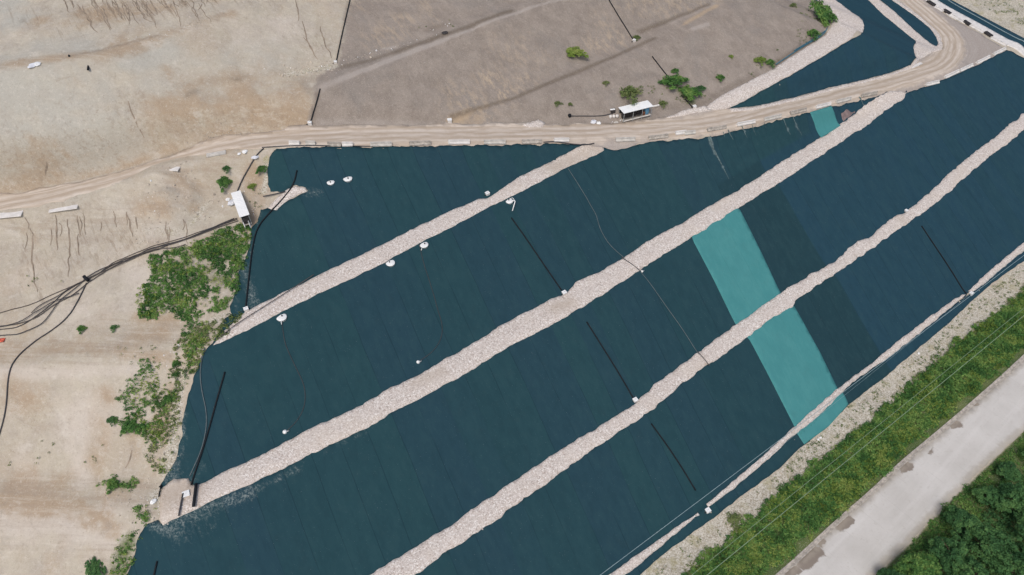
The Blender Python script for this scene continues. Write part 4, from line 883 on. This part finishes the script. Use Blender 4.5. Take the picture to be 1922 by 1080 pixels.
for px, lab in [([(1130,-25),(1142,0),(1165,38),(1188,75)],'black pipe down the grey slope at the top of the photo'),
                ([(1224,107),(1240,128),(1252,143)],'short black pipe leading into the broad leafy bush'),
                ([(1278,180),(1290,192),(1300,203)],'stub of black pipe coming out below the bushes beside the gravel'),
                ([(601,168),(594,195),(583,231)],'short black pipe at the left edge of the grey slope, just above the road'),
                ([(662,-20),(656,5),(648,40),(640,75),(631,118)],'black pipe along the left edge of the grey slope at the top')]:
    pipe('drain_pipe', px, .12, 'black', lab, 'pipe', lift=.03, hfun=HS)
pipe('hose', [(1066,318),(1090,355),(1115,400),(1135,445),(1155,472),(1195,505)], .06, 'palehose', 'thin hose running down from the upper gravel band, upper half', 'hose', lift=.17, wob=.5)
pipe('hose', [(1166,487),(1190,503),(1200,512)], .07, 'brownhose', 'short length of hose across the second gravel band', 'hose', lift=.55)
pipe('hose', [(1202,512),(1230,545),(1270,605),(1300,650),(1312,668)], .06, 'palehose', 'thin straight hose between the second and third gravel bands', 'hose', lift=.17, wob=.3)
pipe('hose', [(1308,664),(1320,676),(1330,690)], .07, 'brownhose', 'short length of hose across the lowest wide gravel band', 'hose', lift=.55)
pipe('hose', [(787,460),(795,495),(812,545),(828,600),(830,630),(815,660),(785,681)], .05, 'hose', 'thin curved hose hanging from the rightmost of the lone white caps under the upper band', 'hose', lift=.16, wob=.4)
pipe('hose', [(529,606),(535,650),(555,690),(572,725),(573,760),(560,790),(537,812)], .05, 'hose', 'thin curved hose hanging from the leftmost white cap', 'hose', lift=.16, wob=.4)
pipe('hose', [(385,655),(376,690),(378,730),(389,775),(388,810),(378,850),(357,895)], .08, 'palehose', 'pale hose following the left end of the liner beside the thick black pipe', 'hose', lift=.16)
pipe('cable', [(412,640),(440,616),(500,578),(560,540),(590,520)], .07, 'brownhose', 'dark cable lying along the left part of the upper gravel band', 'cable', lift=.52)
pipe('cable', [(495,280),(482,292),(470,312),(455,338),(446,360)], .12, 'hose', 'dark cable from the road edge down to the white-roofed rack', 'cable', lift=.04, hfun=HS)
pipe('cable', [(492,279),(560,275),(640,276),(700,277)], .08, 'hose', 'dark cable along the top edge of the topmost sheet', 'cable', lift=.2)
pipe('cable', [(495,372),(515,368),(536,363)], .1, 'hose', 'short dark pipe joining the pipe on the gravel tongue', 'pipe', lift=.3)
pipe('cable', [(1020,270),(1040,268),(1075,274),(1100,275),(1115,272)], .1, 'hose', 'dark cable lying at the road edge where the upper gravel band begins', 'cable', lift=.3)
pipe('hose', [(1070,219),(1100,219),(1130,219),(1150,214)], .1, 'hose', 'dark hose lying left of the open-fronted shelter', 'hose', lift=.04, hfun=HS)
pipe('drain_pipe', [(301,917),(306,905),(300,935)], .12, 'black', 'stub of black pipe at the littered left tip', 'pipe', lift=.3)
pipe('drain_pipe', [(371,912),(369,930),(366,955)], .24, 'black', 'wide dark pipe laid straight across the gravel near its left tip', 'pipe', lift=.5)
pipe('drain_pipe', [(346,930),(342,950),(338,972)], .13, 'hose', 'thinner dark pipe across the gravel tip, left of the wide one', 'pipe', lift=.5)
cb = [[(446,410),(420,420),(380,435),(330,452),(270,472),(220,492),(165,522),(110,545),(60,568),(0,588),(-120,630)],
      [(446,413),(410,425),(350,450),(290,472),(230,490),(170,520),(130,545),(80,590),(40,612),(0,622),(-120,640)],
      [(448,416),(400,432),(340,455),(280,472),(225,495),(175,520),(140,550),(100,575),(70,600),(30,612),(-20,618),(-120,635)],
      [(440,412),(390,432),(330,458),(265,475),(205,502),(160,530),(120,560),(90,600),(50,625),(0,632),(-120,650)],
      [(300,470),(240,488),(190,510),(150,530),(110,556),(75,575),(60,590)],
      [(150,553),(120,565),(95,575),(70,590),(30,608),(0,618),(-120,632)],
      [(350,462),(320,470),(285,474),(240,487),(200,505)]]
nm = ['topmost cable of the black bundle lying across the bare soil','black cable of the bundle that fans out lowest but one at the left edge','black cable in the middle of the bundle crossing the bare soil','lowest cable of the bundle, curling toward the left edge','short loose cable beside the middle of the bundle','cable joining the fan of the bundle from a side branch','short cable lying under the bundle above the weeds']
for k, (px, lab) in enumerate(zip(cb, nm)):
    pipe('cable', px, .07, 'hose' if k % 2 else 'brownhose', lab, 'cable', lift=.03 + .05 * k, hfun=HS, group='cables of the bundle on bare soil', wob=1.0, seed=k + 3)
pipe('cable', [(163,532),(150,560),(130,595),(100,620),(60,645),(25,678),(15,710),(13,760),(5,800),(-12,850)], .1, 'hose', 'single black cable that branches off the bundle and loops down the left side', 'cable', lift=.03, hfun=HS)
pipe('drain_pipe', [(160,523),(168,531)], .28, 'black', 'short thick black coupling at the fork of the cable bundle', 'pipe', lift=.3, hfun=HS, smooth=0)
pipe('blue_pipe', [(1456,123),(1478,108),(1505,90),(1530,76),(1546,66),(1552,55)], .13, 'bluepipe', 'blue pipe along the upper edge of the gravel, lower run', 'pipe', lift=.15, hfun=HS)
pipe('blue_pipe', [(1490,97),(1515,82),(1535,70),(1548,60)], .1, 'bluepipe', 'second blue pipe just under the first beside the gravel', 'pipe', lift=.2, hfun=H)
pipe('blue_pipe', [(1550,28),(1540,12),(1528,-2),(1500,-30)], .13, 'bluepipe', 'blue pipe above the tall shrub at the gravel bend', 'pipe', lift=.15, hfun=HS)
pipe('pale_pipe', [(1740,-30),(1774,1),(1842,38),(1892,66),(1922,81),(2040,140)], .12, 'wire', 'pale pipe lying along the dark ribbon in the top right corner', 'pipe', lift=.18)

def wire(px0, z0, px1, z1, r, mat, lab, extra=35):
    a = cast([px0], lambda x, y: np.full_like(x, z0))[0]; b = cast([px1], lambda x, y: np.full_like(x, z1))[0]
    d = (b - a) / np.linalg.norm(b - a); a = a - d * extra; b = b + d * extra
    q = np.linspace(0, 1, 40)[:, None]; p = a + (b - a) * q; p[:, 2] -= (.9 * 4 * q * (1 - q))[:, 0] * .5
    o = MB().tube(p, r, 6).build('power_line', M[mat], None, True); c = p[0].copy(); o.data.transform(Matrix.Translation(-Vector(c))); o.location = c
    tag(o, lab, 'power line')
wire((1125,1080), 9.5, (1922,479), 9.5, .045, 'wire', 'pale overhead line passing over the foot of the liner')
wire((1490,818), 9.0, (1922,470), 9.0, .018, 'wire', 'thinnest overhead line, just below the pale one over the liner', 10)
wire((1297,1080), 8.5, (1922,578), 8.5, .035, 'greenwire', 'upper of the two overhead lines above the green verge')
wire((1326,1080), 8.3, (1922,592), 8.3, .05, 'greenwire', 'lower, thicker overhead line above the green verge')

# ------------------------------------------------------------------ built things
def chamber(px, s, rz, label, on=.0):
    s *= .78; p = wp([px])[0]; z = p[2] + on - .2
    root = empty('inspection_box', (p[0], p[1], z), rz); tag(root, label, 'inspection box')
    MB().box((0, 0, .1), (s, s * .92, .9), bev=.04).build('body', M['conc_w'], root)
    lid = MB().box((0, 0, .6), (s * 1.12, s * 1.04, .1), bev=.03).build('lid', M['white'], root)
    MB().tube([(-.12, 0, .64), (-.12, 0, .72), (.12, 0, .72), (.12, 0, .64)], .018, 6).build('handle', M['steel'], lid)
    MB().tube([(-s * .5, 0, .15), (-s * .5 - .45, 0, .08)], .13, 10).build('pipe_stub', M['black'], root)
    return root
for a in [((915,366),.95,.6,'white box notched into the upper edge of the upper gravel band'),
          ((1059,552),1.0,.6,'white box at the lower end of the pipe on the second gravel band'),
          ((1192,753),1.0,.5,'white box on the upper edge of the lowest wide gravel band'),
          ((1328,960),1.05,.5,'white box in the gap of the thin gravel line, left of the teal panel'),
          ((1700,398),.85,.6,'white box on the lowest wide gravel band, far right'),
          ((1822,553),1.05,.6,'white box in the right-hand gap of the thin gravel line'),
          ((463,583),.9,.5,'white box at the left end of the upper gravel band'),
          ((351,930),1.25,.4,'white box among rubbish at the left tip of the second gravel band'),
          ((1303,202),.9,.3,'white box where the upper gravel band meets the road'),
          ((582,233),.9,.2,'white box at the end of the short pipe above the road'),
          ((844,228),1.05,.2,'white box at the road edge where the light track comes down'),
          ((1190,78),.8,.4,'white box at the end of the black pipe on the grey slope'),
          ((630,119),.7,.3,'white box among the stones at the top of the grey slope')]:
    chamber(a[0], a[1], a[2], a[3], .15 if a[0][1] > 300 else .05)

def cap(px, R, ang, label, tail=True, big=False):
    p = wp([px])[0]; root = empty('well_cap', (p[0], p[1], p[2] + .1), ang); tag(root, label, 'well cap')
    MB().lathe([(R * .9, -.5), (R * .92, .02), (R, .04), (R, .10), (R * .93, .15), (R * .5, .19), (.12, .21)], n=32).build('cover', M['white'], root, True)
    MB().tube([(-.12, .1, .16), (-.12, .1, .42)], .11, 10).build('valve', M['dark'], root, True)
    if tail: MB().tube([(R * .8, 0, .08), (R + .2, 0, .06), (R + .5, 0, -.2)], .06, 8).build('outlet', M['white'], root, True)
    if big:
        MB().tube([(R * .6, 0, .2), (R + .35, 0, .35), (R + .45, -.2, .3), (R + .25, -1.9, -.65)], .1, 10).build('spout', M['white'], root, True)
        MB().tube([(-.1, R * .9, .15), (.5, R * 1.15, .25), (R + .3, .1, .35)], .05, 8).build('arm', M['white'], root, True)
cap((621,344), .72, 2.2, 'white round cap on the topmost sheet, left one of the pair', False)
cap((653,337), .85, 3.0, 'white round cap with a stub pipe on the topmost sheet, right one of the pair')
cap((796,461), .80, -1.9, 'white round cap touching the lower edge of the upper gravel band, middle one', True)
cap((733,495), .82, .5, 'white round cap a little away from the gravel, left of the middle one', False)
cap((529,597), .86, -1.4, 'white round cap nearest the left end of the upper gravel band')
cap((956,379), .75, -.2, 'white cap with a long bent spout under the upper gravel band', False, True)
def weight(px, label, s=.3):
    p = wp([px])[0]; root = empty('hose_fitting', (p[0], p[1], p[2] + .15)); tag(root, label, 'hose fitting')
    MB().lathe([(s, -.2), (s, .15), (s * .6, .25), (.05, .3)], n=14).build('cap', M['white'], root, True)
    MB().tube([(s * .8, 0, .1), (s * 2, .2, .1)], .09, 8).build('connector', M['steel'], root, True)
weight((785,681), 'small pale fitting at the loose end of the right curved hose'); weight((535,812), 'small pale fitting at the loose end of the left curved hose', .34)
weight((1205,511), 'small fitting where the thin hose leaves the second gravel band', .2)

def frame_for(px_a, px_b, hgt):
    a = cast([px_a], lambda x, y: HS(x, y) + hgt)[0]; b = cast([px_b], lambda x, y: HS(x, y) + hgt)[0]; return a, b
def rack(a, b, width, hgt, label, front):
    """open steel frame under a sheet roof, standing on the ground; front = side the machinery shows from"""
    c = (a + b) / 2; d = b - a; Lg = float(np.hypot(d[0], d[1])); rz = math.atan2(d[1], d[0]); gz0 = float(HS(np.array([c[0]]), np.array([c[1]]))[0])
    root = empty('shelter', (c[0], c[1], gz0), rz); tag(root, label, 'shelter')
    sl = (b[2] - a[2]) / Lg * .5
    rf = MB(); rf.box((0, 0, hgt), (Lg + .3, width + .3, .07), bev=.02)
    k = int(Lg / .5)
    for i_ in range(k): rf.box((-Lg / 2 + (i_ + .5) * Lg / k, 0, hgt + .05), (.07, width + .28, .04))
    rf.build('roof', M['roof'], root)
    npost = max(3, int(Lg / 2) + 1)
    for i_ in range(npost):
        x = -Lg / 2 + .1 + i_ * (Lg - .2) / (npost - 1)
        for y in (-width / 2 + .06, width / 2 - .06):
            MB().box((x, y, hgt / 2 - .3), (.09, .09, hgt + .5)).build('post', M['steel'], root)
    for y in (-width / 2 + .06, width / 2 - .06):
        MB().box((0, y, hgt - .14), (Lg, .06, .12)).build('beam', M['steel'], root)
        MB().box((0, y, .12), (Lg, .07, .14)).build('floor_rail', M['white'], root)
    MB().box((0, 0, .02), (Lg, width, .12)).build('base', M['oldconc'], root)
    return root, Lg, rz
a, b = frame_for((1167,207), (1220,195), 2.3)
sh, Lg, rz_ = rack(a, b, 2.3, 2.3, 'open-fronted shelter with white roof and dark machinery on a steel frame, at the road edge', -1)
mb = MB()
for k in range(9):
    x = -Lg / 2 + .5 + k * (Lg - 2.2) / 8
    mb.box((x, .1, .85), (.3, .7, 1.5), bev=.04); mb.tube([(x, -.5, .3), (x, -.5, 1.3), (x + .2, .1, 1.6)], .06, 8)
mb.tube([(-Lg / 2 + .2, -.7, .55), (Lg / 2 - 1.5, -.7, .55)], .1, 10).tube([(-Lg / 2 + .2, -.55, 1.15), (Lg / 2 - 1.5, -.55, 1.15)], .07, 10)
o = mb.build('machinery', M['dark'], sh); tag(o, 'dark pumps and pipes inside the shelter')
MB().lathe([(.55, 0), (.6, .1), (.6, 1.1), (.5, 1.35), (.15, 1.45)], (Lg / 2 - .8, -.2, .1), 20).build('tank', M['blue'], sh, True)
MB().box((Lg / 2 - 1.6, -.5, .5), (.5, .5, .8), bev=.04).build('rusty_box', M['rust'], sh)
MB().box((0, 1.08, 1.1), (Lg - .2, .04, 1.7)).build('rear_panel', M['dark'], sh)
a, b = frame_for((439,352), (461,411), 2.2)
sh2, Lg2, _ = rack(a, b, 1.45, 2.2, 'long narrow white-roofed rack beside the weed patch, seen almost end-on', 1)
MB().box((Lg2 / 2 - .6, 0, .9), (1.0, 1.2, 1.3), bev=.05).build('machinery', M['dark'], sh2)
MB().tube([(-Lg2 / 2 + .3, .3, .7), (Lg2 / 2, .3, .7), (Lg2 / 2 + 1.2, .3, .1)], .1, 10).build('manifold', M['steel'], sh2, True)
MB().tube([(Lg2 / 2, -.6, .9), (Lg2 / 2 + 1.0, -.6, .4)], .05, 8).build('rail', M['white'], sh2)
# kit beside the shelters
def thing_box(name, px, d, rz, mat, label, cat, lift=0, h=HS, bev=.03):
    p = cast([px], h)[0]; o = MB().box((0, 0, d[2] / 2), d, bev=bev).build(name, M[mat]); o.location = (p[0], p[1], p[2] - .05 + lift); o.rotation_euler = (0, 0, rz); tag(o, label, cat); return o
thing_box('valve_cabinet', (1150,211), (1.0,.6,.9), .3, 'dark', 'dark cabinet at the left end of the open-fronted shelter', 'cabinet')
thing_box('metal_plate', (1149,212), (1.1,.5,.08), .2, 'white', 'white plate on the dark cabinet by the open-fronted shelter', 'plate', .88)
p = cast([(1152,221)], HS)[0]; MBm = MB()
for k in range(3): MBm.lathe([(.3, 0), (.34, .1), (.34, .5), (.15, .62)], ((k - 1) * .75, .1 * k, 0), 14)
for k in range(3):
    pass
o = MBm.build('pump_set', M['conc_w'], None, True); o.location = tuple(p); tag(o, 'grey-white pump set with three domes on the ground left of the shelter', 'pump')
thing_box('concrete_beam', (1231,201), (1.6,.35,.3), .35, 'conc_w', 'short white beam sticking out right of the open-fronted shelter', 'beam', .2)
thing_box('pallet', (1156,230), (1.0,.6,.12), .1, 'conc', 'pale board lying on the ground in front of the pump set', 'board')
p = cast([(1069,219)], HS)[0]; o = MB().lathe([(.35, 0), (.35, .5), (.2, .6)], n=14).build('drum', M['black'], None, True); o.location = tuple(p); tag(o, 'small black drum at the far end of the hose left of the shelter', 'drum')
def sack(px, s, seed, mat, label, cat='sack', name='sack', flat=.6):
    r = np.random.default_rng(seed); n, k = 12, 7; V = []; 
    for i_ in range(k):
        ph = math.pi * i_ / (k - 1)
        for j_ in range(n):
            th = 2 * math.pi * j_ / n; q = 1 + r.uniform(-.22, .22)
            V.append((s * math.sin(ph) * math.cos(th) * q, s * .8 * math.sin(ph) * math.sin(th) * q, s * flat * (1 - math.cos(ph)) * .5 * 1.6 * (1 + r.uniform(-.15, .15))))
    Fc = [(i_ * n + j_, (i_ + 1) * n + j_, (i_ + 1) * n + (j_ + 1) % n, i_ * n + (j_ + 1) % n) for i_ in range(k - 1) for j_ in range(n)]
    o = mesh(name, V, Fc, M[mat], None, False); p = cast([px], HS)[0]; o.location = (p[0], p[1], p[2] - .05); o.rotation_euler = (0, 0, r.uniform(0, 3)); tag(o, label, cat); return o
sack((1114,231), .7, 1, 'bag', 'pinkish-white sack by the road left of the shelter'); sack((1124,233), .55, 2, 'white', 'bright white sack touching the pinkish one by the road')
sack((61,124), .9, 3, 'bag', 'crumpled pale plastic sheet on the bare soil at upper left', 'plastic sheet', 'plastic_sheet', .25); sack((70,121), .8, 4, 'white', 'white plastic sheet beside the crumpled one at upper left', 'plastic sheet', 'plastic_sheet', .2)
sack((460,286), .6, 5, 'white', 'white rubbish bag near the road above the cable', 'bag', 'rubbish_bag', .35); sack((449,289), .4, 6, 'white', 'smaller white scrap left of the rubbish bag near the road', 'bag', 'rubbish_bag', .25)
sack((437,382), .9, 7, 'bag', 'heap of pale plastic against the left side of the white-roofed rack', 'plastic sheet', 'plastic_sheet', .4); sack((428,375), .5, 8, 'white', 'white scrap left of the plastic heap by the rack', 'plastic sheet', 'plastic_sheet', .3)
sack((479,296), .7, 9, 'bag', 'bluish plastic lying along the cable under the road', 'plastic sheet', 'plastic_sheet', .3)
sack((1744,115), .5, 10, 'white', 'white sack on the gravel inside the bend of the road', 'sack', 'sack', .5)
sack((340,945), .45, 11, 'white', 'white container standing left of the box at the gravel tip', 'container', 'container', .9); sack((321,948), .5, 12, 'white', 'flat white scrap at the gravel tip, left of the white container', 'scrap', 'scrap', .25)
sack((288,942), .5, 13, 'white', 'white plastic caught in the weeds left of the gravel tip', 'plastic sheet', 'plastic_sheet', .4)
sack((3,640), .6, 14, 'orange', 'orange plastic at the left edge of the tan track', 'plastic sheet', 'plastic_sheet', .4)
sack((1536,826), .3, 15, 'white', 'small white stone-like scrap at the foot of the teal panel', 'scrap', 'scrap'); sack((1540,822), .25, 16, 'white', 'tiny white scrap next to the one at the foot of the teal panel', 'scrap', 'scrap')
sack((1847,613), .3, 17, 'white', 'white scrap between the overhead lines, far right', 'scrap', 'scrap'); sack((1901,575), .3, 18, 'white', 'white scrap at the upper end of the green verge', 'scrap', 'scrap')
sack((1492,912), .3, 19, 'white', 'white scrap on the stony verge under the upper overhead line', 'scrap', 'scrap'); sack((1724,664), .3, 20, 'white', 'white scrap at the edge of the liner foot', 'scrap', 'scrap')
thing_box('pipe_offcut', (166,128), (.35,2.0,.35), .35, 'black', 'black pipe offcut lying on the bare soil at upper left', 'pipe', bev=.12); thing_box('pipe_offcut', (130,106), (.3,.6,.3), .5, 'black', 'tiny black offcut farther left on the bare soil', 'pipe', bev=.1)
sack((835,63), .7, 21, 'dark', 'dark rubbish heap on the light track over the grey slope', 'rubbish', 'rubbish_heap', .4)
# plastic pads on the old slabs by the road at left
def bar_between(name, px0, px1, wdt, hgt, mat, label, cat, group=None, h=H, lift=.05, sink=.05, over=1.0):
    a, b = cast([px0, px1], h); c = (a + b) / 2; d = b - a; Lg = np.linalg.norm(d) * over
    X = Vector(d).normalized(); Y = Vector((-X.y, X.x, 0)).normalized(); Z = X.cross(Y)
    m = Matrix((X, Y, Z)).transposed().to_4x4(); m.translation = Vector(c) + Z * (lift - sink)
    prof = [(-wdt / 2, 0), (-wdt / 2, hgt * .28), (-wdt * .22, hgt * .55), (-wdt * .16, hgt), (wdt * .16, hgt), (wdt * .22, hgt * .55), (wdt / 2, hgt * .28), (wdt / 2, 0)]
    V = []; 
    for x in (-Lg / 2, Lg / 2): V += [(x, y, z) for y, z in prof]
    Fc = [tuple(range(7, -1, -1)), tuple(range(8, 16))] + [(i_, (i_ + 1) % 8, 8 + (i_ + 1) % 8, 8 + i_) for i_ in range(8)]
    o = mesh(name, V, Fc, M[mat], None, False); o.matrix_world = m; tag(o, label, cat, group); return o
bl = [(553,271),(583,271),(627,273),(652,273),(715,273),(788,271),(861,269),(928,269),(997,268),(1053,265),(1173,264),(1235,259),(1277,251),(1294,251),(1344,243),(1399,233),(1449,223),(1497,211),(1544,200),(1582,190),(1630,179),(1749,158),(1785,141),(1812,129),(1844,114),(1875,98)]
hw = [10,9,13,10,20,20,20,20,18,14,18,18,10,10,18,17,16,15,14,14,15,12,14,13,13,12]
for k, ((x, y), q) in enumerate(zip(bl, hw)):
    j = min(max(k, 1), len(bl) - 2); dx = bl[j + 1][0] - bl[j - 1][0]; dy = bl[j + 1][1] - bl[j - 1][1]; l = math.hypot(dx, dy); dx /= l; dy /= l
    white_ = x > 1740
    bar_between('road_barrier', (x - dx * q, y - dy * q), (x + dx * q, y + dy * q), .85 if not white_ else 1.0, .75, 'conc_w' if white_ or k % 3 == 0 else ('conc' if k % 3 == 1 else 'oldconc'),
        'whitish concrete barrier in the row rising to the right end of the road' if white_ else 'weathered concrete barrier in the row along the lower edge of the dirt road', 'barrier',
        'white barriers at the bend' if white_ else 'barriers along the lower road edge')
def slab(px0, px1, w_, hgt, mat, label, h=HS):
    a, b = cast([px0, px1], h); c = (a + b) / 2; d = b - a
    o = MB().box((0, 0, hgt / 2 - .05), (float(np.linalg.norm(d)), w_, hgt), bev=.05).build('concrete_slab', M[mat]); o.location = tuple(c); o.rotation_euler = (0, 0, math.atan2(d[1], d[0])); tag(o, label, 'slab')
slab((-6,404), (43,400), 2.0, .18, 'conc_w', 'pale concrete slab by the track, cut by the left edge'); slab((92,394), (147,388), 1.5, .18, 'conc_w', 'pale concrete slab by the track, fully in view')
slab((388,294), (424,286), 1.1, .3, 'conc', 'broken concrete slab half buried under the road, above the rack'); slab((318,315), (337,321), 1.2, .25, 'conc_w', 'small broken slab between the road and the soil mound')
slab((1710,128), (1728,121), .8, .4, 'conc_w', 'white block at the tip of the gravel inside the bend', H)
for k, (p0, p1) in enumerate([((1755,14),(1770,23)),((1784,29),(1807,43)),((1821,49),(1846,63)),((1861,73),(1888,87)),((1722,-12),(1741,3))]):
    bar_between('kerb_block', p0, p1, 1.0, .6, 'conc_w', 'pale concrete kerb block between dark grates along the corner path', 'kerb block', 'pale kerb blocks', lift=.1)
for p0, p1 in [((1741,4),(1753,12)),((1770,20),(1783,28)),((1808,41),(1820,49)),((1848,62),(1860,70))]:
    a, b = cast([p0, p1], H); c = (a + b) / 2; d = b - a; Lg = float(np.linalg.norm(d))
    root = empty('drain_grate', (c[0], c[1], c[2] + .1), math.atan2(d[1], d[0])); tag(root, 'dark drain grate set between the pale kerb blocks', 'drain grate', 'dark drain grates')
    MB().box((0, 0, .2), (Lg, 1.2, .5), bev=.03).build('box', M['dark'], root); g = MB()
    for q in range(7): g.box((-Lg / 2 + (q + .5) * Lg / 7, 0, .47), (.08, 1.1, .05))
    g.build('grate', M['black'], root)
# roadside drain kerb by the haul road
pk = resample(wp(chaikin(curb_px, 1)), 2.0)
nseg = len(pk); dk = np.gradient(pk[:, :2], axis=0); dk /= np.hypot(dk[:, 0], dk[:, 1])[:, None]; nk = np.column_stack([-dk[:, 1], dk[:, 0]])
mb = MB(); V = []
for q, n_, z in zip(pk, nk, H(pk[:, 0], pk[:, 1])):
    for o_, zz in ((.5, -.2), (.5, .26), (.26, .26), (.22, .1), (-.1, .1), (-.12, .2), (-.3, .2), (-.3, -.2)): V.append((q[0] + n_[0] * o_, q[1] + n_[1] * o_, z + zz))
mb.add(V, [(i_ * 8 + j_, i_ * 8 + j_ + 1, i_ * 8 + 9 + j_, i_ * 8 + 8 + j_) for i_ in range(nseg - 1) for j_ in range(7)])
tag(mb.build('kerb', M['oldconc']), kind='structure')

# loose stones and scraps nobody could count
def scatter(name, areas, mat, seed, smin, smax):
    r = np.random.default_rng(seed); mb = []; Fs = []; k = 0
    for x0, y0, x1, y1, wdt, n in areas:
        a, b = cast([(x0, y0), (x1, y1)], HS)
        for _ in range(n):
            q = r.uniform(); p = a + (b - a) * q; p = p[:2] + r.normal(size=2) * wdt * .5
            z = HS(np.array([p[0]]), np.array([p[1]]))[0]; s = r.uniform(smin, smax) * (1 + (r.uniform() > .93))
            e = [(math.cos(w) * s * r.uniform(.6, 1.2), math.sin(w) * s * r.uniform(.6, 1.2)) for w in np.linspace(0, 2 * math.pi, 6)[:-1]]
            mb += [(p[0] + u, p[1] + v, z - .05) for u, v in e] + [(p[0] + u * .6, p[1] + v * .6, z + s * .8) for u, v in e]
            Fs += [(k + i_, k + (i_ + 1) % 5, k + 5 + (i_ + 1) % 5, k + 5 + i_) for i_ in range(5)] + [tuple(k + 5 + i_ for i_ in range(5))]; k += 10
    tag(mesh(name, mb, Fs, mat, None, False), kind='stuff')
scatter('stones', [(530,135,630,125,2.5,140),(560,140,600,135,3,60),(330,60,420,25,2.5,50),(380,260,460,245,2,50),(370,405,390,385,2.5,60),(240,440,330,445,5,90),(300,325,380,350,6,60),(280,920,350,950,4,80),(400,595,455,585,2,40),(300,860,335,700,1.8,90),(330,390,300,330,5,40),(640,118,760,85,1.2,40),(200,940,300,960,3,40),(500,340,480,390,2,40),(1210,1075,1920,500,2.6,500),(1810,0,1922,60,5,60)], M['stone'], 401, .05, .15)
scatter('spilled_stones', [(467,912,697,800,.9,60),(697,800,933,667,.8,50),(933,667,1193,514,.8,40),(1193,514,1659,212,.8,60),(787,1074,1087,865,.8,40),(1087,865,1282,721,.7,40),(1282,721,1599,494,.7,50),(1599,494,1895,268,.8,50),(640,534,923,389,.5,25),(560,370,600,362,1.,14),(300,985,420,940,1.2,50),(450,580,480,500,1.5,20),(1290,1005,1560,800,.8,40),(330,880,345,760,1.5,30)], M['stone2'], 403, .05, .12)
scatter('litter', [(530,140,630,122,2.5,22),(420,370,480,395,3,16),(400,590,450,600,2,10),(290,930,345,960,3,26),(740,88,850,45,1.2,14),(640,117,740,90,1.2,8),(230,70,350,55,2,8),(0,120,60,125,3,3),(320,700,340,640,2,8),(300,840,330,760,1.5,8),(1140,222,1170,232,1.5,8),(450,430,480,400,2,6),(390,440,340,460,1.5,5),(240,420,280,370,4,5),(500,385,560,360,1,3)], M['white'], 402, .05, .13)

# ------------------------------------------------------------------ camera, light
cd = bpy.data.cameras.new('camera'); cam = bpy.data.objects.new('camera', cd); link(cam); S.camera = cam
cam.location = tuple(CAM); cam.rotation_euler = (math.pi / 2 - PITCH, 0, 0)
cd.sensor_fit = 'HORIZONTAL'; cd.sensor_width = 36; cd.lens = 36 * F / 1922; cd.clip_end = 6000
SUN_EL, SUN_AZ = math.radians(58), math.radians(200)
sd = bpy.data.lights.new('sun', 'SUN'); sun = bpy.data.objects.new('sun', sd); link(sun)
sd.energy = 1.35; sd.angle = math.radians(22); sd.color = (1, .945, .865)
dv = Vector((math.sin(SUN_AZ) * math.cos(SUN_EL), math.cos(SUN_AZ) * math.cos(SUN_EL), math.sin(SUN_EL)))
sun.rotation_euler = dv.to_track_quat('Z', 'Y').to_euler()
wd = bpy.data.worlds.new('World'); S.world = wd; wd.use_nodes = True
sky = wd.node_tree.nodes.new('ShaderNodeTexSky'); sky.sky_type = 'NISHITA'; sky.sun_disc = False
sky.sun_elevation = SUN_EL; sky.sun_rotation = SUN_AZ; sky.air_density = 1.0; sky.dust_density = 4.0; sky.ozone_density = 1.0
bg = wd.node_tree.nodes['Background']; wd.node_tree.links.new(sky.outputs[0], bg.inputs[0]); bg.inputs[1].default_value = .13
S.view_settings.view_transform = 'Standard'; S.view_settings.look = 'None'; S.view_settings.exposure = 0
